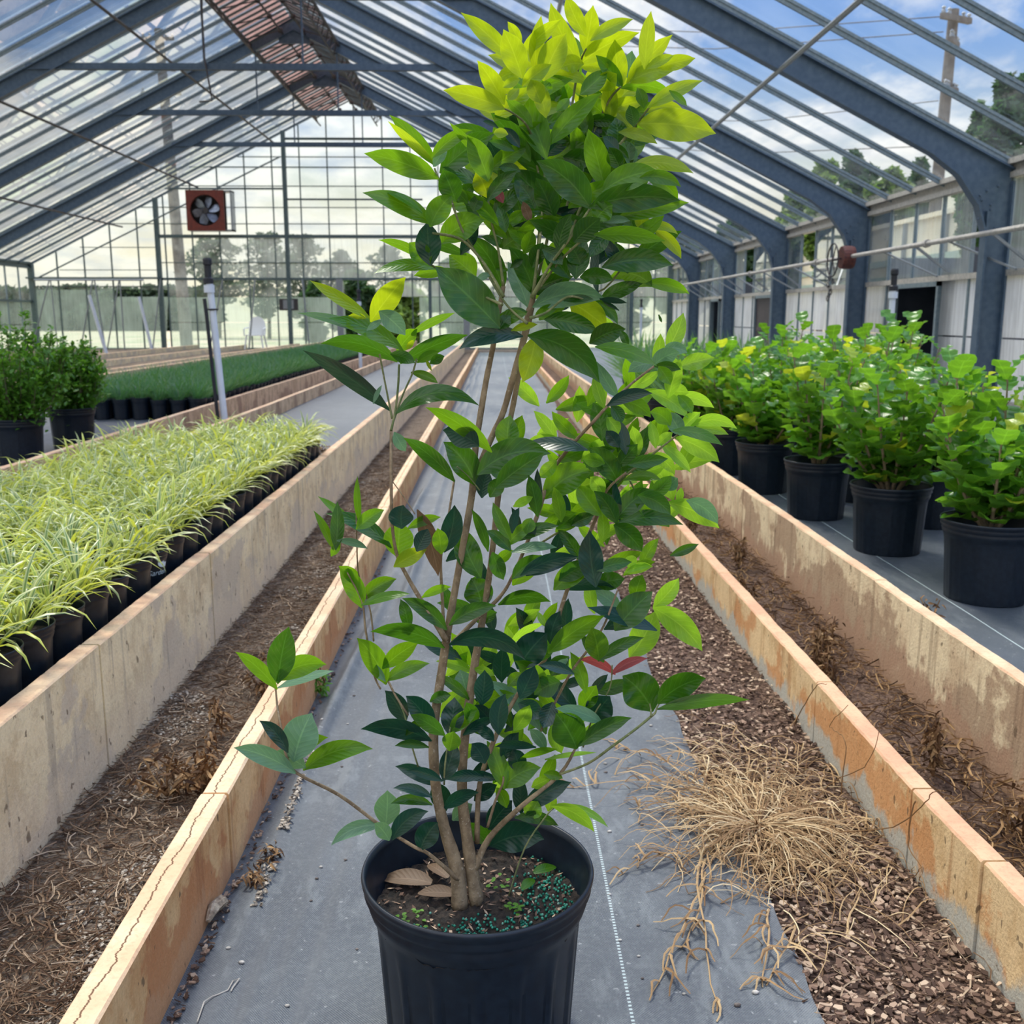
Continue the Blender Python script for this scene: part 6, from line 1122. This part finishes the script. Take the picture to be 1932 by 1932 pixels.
# dead leaves and weeds on the pot soil
for (x, y, an, L, lab) in ((-.075, .035, 2.9, .085, 1), (-.035, -.002, 3.0, .06, 1), (-.05, .05, 2.2, .06, 1), (.07, .02, 1.0, .04, 0), (.09, .07, .5, .045, 0)):
    m_ = MB(); simple_leaf(m_, (PX+x, PY+y, soilz(x, y)+.012), (math.cos(an), math.sin(an), .15), L, L*.42, (0.1, -.3, 1), 0, 8, .25); m_.build('dead_leaf', LM['B'] if lab else LM['G'], ms_, True)
M['weedleaf'] = leaf_mat('sprout_leaf', (.12, .30, .03), (.12, .30, .05), (.25, .5, .05), .4, .5, .4, 0)
for (x, y, n_) in ((-.10, -.05, 14), (.025, .01, 10), (.055, -.03, 14), (-.085, -.075, 8)):
    m_ = MB()
    for k in range(n_):
        p = (PX+x+rr.gauss(0, .011), PY+y+rr.gauss(0, .012), soilz(x, y)+rr.uniform(.003, .016)); an = rr.uniform(0, 6.28); simple_leaf(m_, p, (math.cos(an), math.sin(an), .2), .008, .0065, (0, 0, 1), 0, 3, .1)
    tag(m_.build('weed_sprout', M['weedleaf'], ms_), kind='stuff')
# ================================================================ litter on the ground
def rmesh_chips(name, n, fn, smin, smax, asp, mat, label, zj=.004, flat=.5, curl=False, seed=1):
    rr = random.Random(seed); m_ = MB()
    for _ in range(n):
        p = fn(rr)
        if p is None: continue
        an = rr.uniform(0, 6.28); tl = rr.uniform(-flat, flat); L = rr.uniform(smin, smax); d = Vector((math.cos(an), math.sin(an), tl*.6)).normalized(); q = d.cross(Vector((rr.uniform(-flat, flat), rr.uniform(-flat, flat), 1))).normalized(); nn = q.cross(d)*(-1)
        c_ = Vector(p)+Vector((0, 0, rr.uniform(0, zj))); wd = L*rr.uniform(*asp)
        if curl:
            s2 = rr.uniform(-.5, .5)*L; pts = [c_-d*L/2, c_-d*L*.15+q*s2*.4, c_+d*L*.2+q*s2*.35, c_+d*L/2]
            vs_ = []
            for pt in pts: vs_ += [pt-q*wd/2, pt+nn*wd*.5, pt+q*wd/2]
            m_.add(vs_, [(i*3+j, i*3+j+1, i*3+j+4, i*3+j+3) for i in range(3) for j in range(2)])
        else:
            th = wd*.25; vs_ = [c_-d*L/2-q*wd*.3, c_-d*L*.1-q*wd/2, c_+d*L/2-q*wd*.2, c_+d*L*.4+q*wd*.4, c_-d*L*.35+q*wd/2]
            vs_ += [v_-Vector((0, 0, th)) for v_ in vs_]
            m_.add(vs_, [(0, 1, 2, 3, 4)]+[(i, i+5, (i+1) % 5+5, (i+1) % 5) for i in range(5)])
    o = m_.build(name, mat); tag(o, label, kind='stuff'); return o
def ry(rr, a, b, p=1.8): return a+(b-a)*rr.random()**p
def fR(rr):
    y = ry(rr, 1.2, 9.5); x0 = aisle_edge(y)[1]; x = rr.uniform(x0-.012, .858); return (x, y, .004+.010*max(0, (x-.5)/.36)+.008*n3(x*9, y*9)+rr.uniform(0, .006))
def fL(rr):
    y = ry(rr, 1.2, 9.5); return (rr.uniform(-.998, -.612), y, .004+.012*n3(-.8*8, y*6))
def fT(rr):
    y = ry(rr, 1.2, 9); return (rr.uniform(.912, 1.246), y, .016)
def fLg(rr):
    for _ in range(20):
        y = ry(rr, 1.2, 8); x = rr.uniform(-.998, -.612)
        if n3(x*5, y*3, 7) > 0.16: return (x, y, .004+.012*n3(x*8, y*6))
rmesh_chips('bark_chips', 15000, fR, .006, .020, (.35, .75), M['chips'], 'brown bark chips strewn between fabric and right inner kerb', .008, .6, seed=11)
rmesh_chips('bark_straw', 900, fR, .03, .09, (.02, .05), M['strawd'], 'dry grey straw lying over the bark chips', .012, .5, True, seed=12)
rmesh_chips('trench_straw', 13000, fL, .02, .075, (.025, .06), M['strawd'], 'dead brown straw littering the left trench', .016, .5, True, seed=13)
rmesh_chips('trench_gravel', 4200, fLg, .005, .011, (.6, .9), M['gravel'], 'small pale gravel in the left trench', .004, .5, seed=14)
rmesh_chips('trench_debris', 5200, fT, .02, .07, (.03, .10), M['deadweed'], 'brown dead weed litter in the right trench', .05, 1.0, True, seed=15)
def fE(rr):
    y = ry(rr, 1.3, 6); return (-.545+rr.uniform(0, .02), y, .012)
rmesh_chips('edge_debris', 500, fE, .004, .014, (.3, .8), M['chips'], 'dark debris along the foot of the left inner kerb', .006, .8, seed=16)
# big dried clump of grass lying over the fabric edge
cl = empty('dried_grass_clump', (.60, 2.07, .02), 'large sprawling clump of dried straw coloured grass over the edge of the fabric', 'dead grass')
rr = random.Random(77); m_ = MB()
def strand(m_, p, an, L, w_, wob, up=.02, n=8, z0=.015, leafy=0.0):
    x, y, z = p; vs_ = []; th = an; pts = []
    for i in range(n+1):
        u = i/n; pts.append(Vector((x, y, max(z0+0.003, z+up*math.sin(math.pi*min(1, u*1.1))-0.0*u)))); th += rr.uniform(-wob, wob); x += math.cos(th)*L/n; y += math.sin(th)*L/n
        if x > .85: x = .85
    for i, q in enumerate(pts):
        d = (pts[min(i+1, n)]-pts[max(i-1, 0)]).normalized(); s_ = d.cross(Vector((0, 0, 1))).normalized(); ww = w_*(1-.6*i/n); vs_ += [q-s_*ww/2, q+Vector((0, 0, ww*.45)), q+s_*ww/2]
    m_.add(vs_, [(i*3+j, i*3+j+1, i*3+j+4, i*3+j+3) for i in range(n) for j in range(2)])
    if leafy:
        for _ in range(int(leafy)):
            q = rr.choice(pts[1:]); a2 = an+rr.uniform(-1.2, 1.2); strand(m_, (q.x, q.y, q.z), a2, rr.uniform(.03, .09), w_*1.1, .5, .012, 5, z0)
for k in range(300):
    an = rr.uniform(0, 6.283); L = rr.uniform(.08, .27); r0 = rr.uniform(0, .05)
    strand(m_, (.585+r0*math.cos(an), 2.07+r0*math.sin(an), .02+rr.uniform(0, .02)), an, L, rr.uniform(.002, .0050), .30, rr.uniform(.002, .034), 8, .014, rr.choice((0, 0, 1, 2)))
for k in range(1000):
    an = rr.uniform(0, 6.283); strand(m_, (.57+rr.gauss(.03, .11), 2.08+rr.gauss(.05, .19), .02), an, rr.uniform(.05, .17), rr.uniform(.0018, .0045), .35, rr.uniform(.005, .035), 7, .014)
m_.build('straw', M['straw'], cl)
for (xa, ya, xb, yb) in ((1330, 1610, 1250, 1860), (1330, 1650, 1300, 1880), (1330, 1625, 1270, 1780), (1450, 1720, 1395, 1850), (1500, 1750, 1490, 1870), (1310, 1490, 1075, 1470), (1300, 1475, 1190, 1410), (1310, 1620, 1150, 1625), (1310, 1540, 1190, 1530)):
    a = at_z(xa, ya, .015); b = at_z(xb, yb, .015); m_ = MB(); strand(m_, (a.x, a.y, .02), math.atan2(b.y-a.y, b.x-a.x), (b-a).length*1.05, .0055, .16, .016, 12, .014, 9); m_.build('runner_stem', M['straw'], cl)
# dead weeds
def weed(x, y, z, h, lab, seed, n=5, spread=.35, clumpy=26, mat='deadweed'):
    rr_ = random.Random(seed); w_ = empty('dead_weed', (x, y, z), lab, 'dead weed', None); st = MB(); lf = MB()
    for k in range(n):
        an = rr_.uniform(0, 6.28); t = Vector((x+spread*h*math.cos(an)*rr_.random(), y+spread*h*math.sin(an)*rr_.random(), z+h*rr_.uniform(.6, 1))); mid = Vector((x, y, z)).lerp(t, .5)+Vector((rr_.gauss(0, .01), rr_.gauss(0, .01), 0)); st.tube([(x, y, z), mid, t], [.0035, .0028, .0015], 5)
        for q in range(clumpy):
            u = rr_.uniform(.25, 1); p = Vector((x, y, z))*(1-u)**2+mid*2*u*(1-u)+t*u*u+Vector((rr_.gauss(0, .012), rr_.gauss(0, .012), rr_.gauss(0, .01))); simple_leaf(lf, p, (rr_.uniform(-1, 1), rr_.uniform(-1, 1), rr_.uniform(-1, .5)), rr_.uniform(.01, .028), .008, (rr_.uniform(-1, 1), rr_.uniform(-1, 1), .6), 0, 3, .8)
    st.build('stem', M['deadweed'], w_); lf.build('withered_leaves', M[mat], w_); return w_
for i, (x, y, h, lab, sp, cl_) in enumerate([
 (1.05, 3.10, .20, 'upright brown dead weed standing in the right trench before the tan kerb', .15, 40), (1.02, 2.92, .13, 'short brown dead weed at the foot of the tall one in the right trench', .3, 30), (1.10, 3.15, .22, 'thin dark seed head weed in the right trench, against the stained wall', .1, 12),
 (1.10, 2.35, .17, 'curled brown dead weed stalk in the right trench near the picture edge', .15, 36), (1.0, 3.9, .14, 'brown dead weed tuft farther along the right trench', .4, 34), (1.12, 4.5, .16, 'dark brown dead weed tuft in the right trench beyond the joint', .3, 34), (1.05, 5.3, .14, 'brown dead weed tuft in the right trench below the long stained wall', .4, 30), (1.16, 2.02, .16, 'tangled dead weed in the right trench at the picture edge', .5, 30), (1.02, 1.78, .12, 'low tangled dead weed in the near right trench', .6, 34),
 (1.385, 3.02, .16, 'branching dead weed with small seed heads between the tan kerb and the nearest nursery pot', .7, 14)]):
    weed(x, y, .01 if x < 1.3 else .15, h, lab, 60+i, 4, sp, cl_)
weed(-.80, 2.28, .01, .10, 'curled brown dead weed in the left trench, in front of the cream kerb', 90, 5, 1.0, 26); weed(-.72, 2.30, .01, .12, 'larger dead weed with pale branching stems in the left trench', 91, 7, 1.0, 26); weed(-.77, 2.66, .01, .12, 'single upright dead weed stalk in the left trench', 92, 3, .3, 20); weed(-.66, 3.1, .01, .08, 'brown dead weed mat in the left trench beside the cracked kerb', 93, 8, 1.6, 30); weed(-.68, 2.95, .01, .07, 'low dark dead weed beside the cracked kerb', 94, 8, 1.6, 30)
weed(-1.10, 6.5, .234, .12, 'small dark dead weed behind the last striped plant by the cream kerb', 95, 5, .8, 20)
w_ = weed(-.535, 2.93, .012, .09, 'tiny pale green weed at the foot of the cracked kerb', 96, 4, .3, 16, 'weedleaf')
# trailing dry vines over the right inner kerb
for i, (pts, lab) in enumerate([(((1500, 1600), (1560, 1490), (1640, 1440), (1660, 1365)), 'thin grey green vine climbing the right inner kerb'), (((1530, 1570), (1690, 1560), (1760, 1500), (1785, 1492)), 'dry vine arching over the top of the right inner kerb'), (((1590, 1500), (1600, 1400), (1570, 1370), (1600, 1330)), 'curled dry tendril on the face of the right inner kerb'), (((1500, 1370), (1540, 1300), (1560, 1290)), 'short dry tendril near the pink kerb joint'), (((1730, 1510), (1720, 1590), (1740, 1640), (1710, 1660)), 'dark tendril hanging from the right inner kerb')]):
    q = []
    for x, y in pts:
        r_ = ray(x, y); t = .835/r_.x if x > 0 else 1; p = CAM+r_*t
        if p.z < .02: p = at_z(x, y, .03)
        q.append(p)
    m_ = MB(); Q = []
    for a in range(len(q)-1):
        p0, p1, p2, p3 = q[max(a-1, 0)], q[a], q[a+1], q[min(a+2, len(q)-1)]
        for s_ in range(8):
            u = s_/8; Q.append(0.5*((2*p1)+(p2-p0)*u+(2*p0-5*p1+4*p2-p3)*u*u+(3*p1-p0-3*p2+p3)*u**3)+Vector((-.003-.004*math.sin(u*3.1+a), rr.gauss(0, .0008), rr.gauss(0, .0008))))
    Q.append(q[-1]); m_.tube(Q, [.0016-.0009*k_/len(Q) for k_ in range(len(Q))], 5); tag(m_.build('dry_vine', M['deadweed']), lab, 'vine', 'dry vines on the right inner kerb')
# pebbles and flakes on the fabric
M['peb'] = simple('pale_pebble', (.55, .52, .47), (.35, .32, .28), 60, .8); M['pebd'] = simple('dark_pebble', (.10, .08, .07), (.2, .17, .15), 60, .8)
pb = [(431,1790,5,'p','white flake of gravel between kerb and pot, left of the seam'),(456,1818,6,'p','tan pebble left of the pot on the fabric'),(542,1900,5,'p','pale pebble near the bottom edge left of the pot'),(606,1640,4,'p','small pale pebble left of the pot rim'),(587,1704,3.5,'d','dark crumb left of the pot'),(598,1662,4,'d','dark curled bit left of the pot'),(652,1627,4,'d','dark pebble on the fabric seam'),(642,1434,3.5,'p','small pebble left of the low leaves'),(645,1448,3.5,'d','dark pebble left of the low leaves'),(656,1366,3,'p','tiny white pebble on the seam side'),(668,1312,3.5,'d','dark pebble far left on the fabric'),(608,1370,3.5,'p','white pebble below the tiny green weed'),(674,1797,3.5,'d','crumb left of the pot body'),
 (1142,1446,4,'p','pale pebble on the white dotted line side'),(1143,1462,4,'d','dark pebble near the white dotted line'),(1211,1561,4,'d','dark crumb beside the straw runner'),(1150,1574,5,'p','pale pebble right of the pot rim'),(1151,1694,3.5,'p','small pebble on the white dotted line'),(1170,1780,4,'p','small pale pebble below the dotted line'),(1205,1810,4,'p','tan pebble right of the pot body'),(1212,1852,3.5,'d','dark crumb right of the pot body'),(1391,1904,7,'d','brown leaf bit at the bottom right of the fabric'),(1425,1880,7,'p','tan leaf bit near the torn fabric edge'),(1204,1753,4,'d','dark crumb right of the dotted line'),(1228,1372,4,'p','pale pebble near the fabric edge'),(1169,1295,4,'p','pale pebble under the red leaves'),(1160,1312,4,'p','second pale pebble under the red leaves'),(1179,1420,4,'d','dark pebble by the far runner tip'),(1290,1882,4,'p','pale flake among the runner tips')]
for x, y, s_, k, lab in pb:
    p = at_z(x, y, .012); m_ = MB(); r_ = s_/F*(p-CAM).length*.75; zz = aisle_z(p.x, p.y); m_.ball((p.x, p.y, zz+r_*.45), r_, 6, 0, (1.2, .8, .6)); m_.v = [(a+n3(a*300, b*300)*r_*.3, b, c) for a, b, c in m_.v]; tag(m_.build('pebble', M['peb'] if k == 'p' else M['pebd']), lab, 'pebble', 'pebbles and crumbs on the aisle fabric')
def fline(rr):
    u = rr.random(); y = 1.75+.75*u
    if n3(1.5, y*9) < -.05: return None
    x = -.475+.02*math.sin(y*1.9)+rr.gauss(0, .006); return (x+.01, y, aisle_z(x, y)+.002)
rmesh_chips('gravel_line', 420, fline, .004, .012, (.5, .9), M['gravel'], 'line of small gravel and bark caught in the fabric wrinkle', .006, .8, seed=31)
a = at_z(405, 1730, .02); m_ = MB()
rb = random.Random(4)
m_.tube([(a.x-.004, a.y-.03, .03), (a.x, a.y, .04), (a.x+.006, a.y+.03, .035), (a.x+.01, a.y+.05, .02)], [.005, .011, .012, .005], 7); m_.v = [(x+.003*n3(x*90, y*90, z*90), y, z+.003*n3(z*90, x*90)) for x, y, z in m_.v]
M['barkp'] = simple('pale_bark', (.55, .46, .34), (.18, .13, .09), 70, .95, 0, 1, .01)
tag(m_.build('bark_piece', M['barkp']), 'pale crumbling piece of bark leaning on the cracked kerb', 'bark piece')
for i, (x, y, lab) in enumerate(((482, 1655, 'small brown wad of rotten leaves by the cracked kerb'), (505, 1620, 'dark straw tuft stuck in the fabric wrinkle'))):
    p = at_z(x, y, .02); m_ = MB()
    for k in range(46): q = (p.x+rb.gauss(0, .011), p.y+rb.gauss(0, .018), .018+rb.uniform(0, .02)); simple_leaf(m_, q, (rb.uniform(-1, 1), rb.uniform(-1, 1), rb.uniform(-.4, .4)), .02, .006, (rb.uniform(-1, 1), 0, 1), 0, 3, .8)
    tag(m_.build('leaf_litter', M['deadweed']), lab, 'leaf litter')
p = at_z(437, 1858, .014); m_ = MB(); pts = [at_z(x, y, .016) for x, y in ((372, 1928), (385, 1890), (400, 1880), (412, 1876), (430, 1868), (440, 1850), (452, 1846), (440, 1862), (436, 1870))]; m_.tube(pts, .0012, 5)
tag(m_.build('white_thread', M['peb']), 'thin white frayed thread curling on the fabric at the bottom left', 'thread')
for o in ORIG:
    if '_o' in o: del o['_o']
for o in bpy.data.objects:
    if '_o' in o: del o['_o']
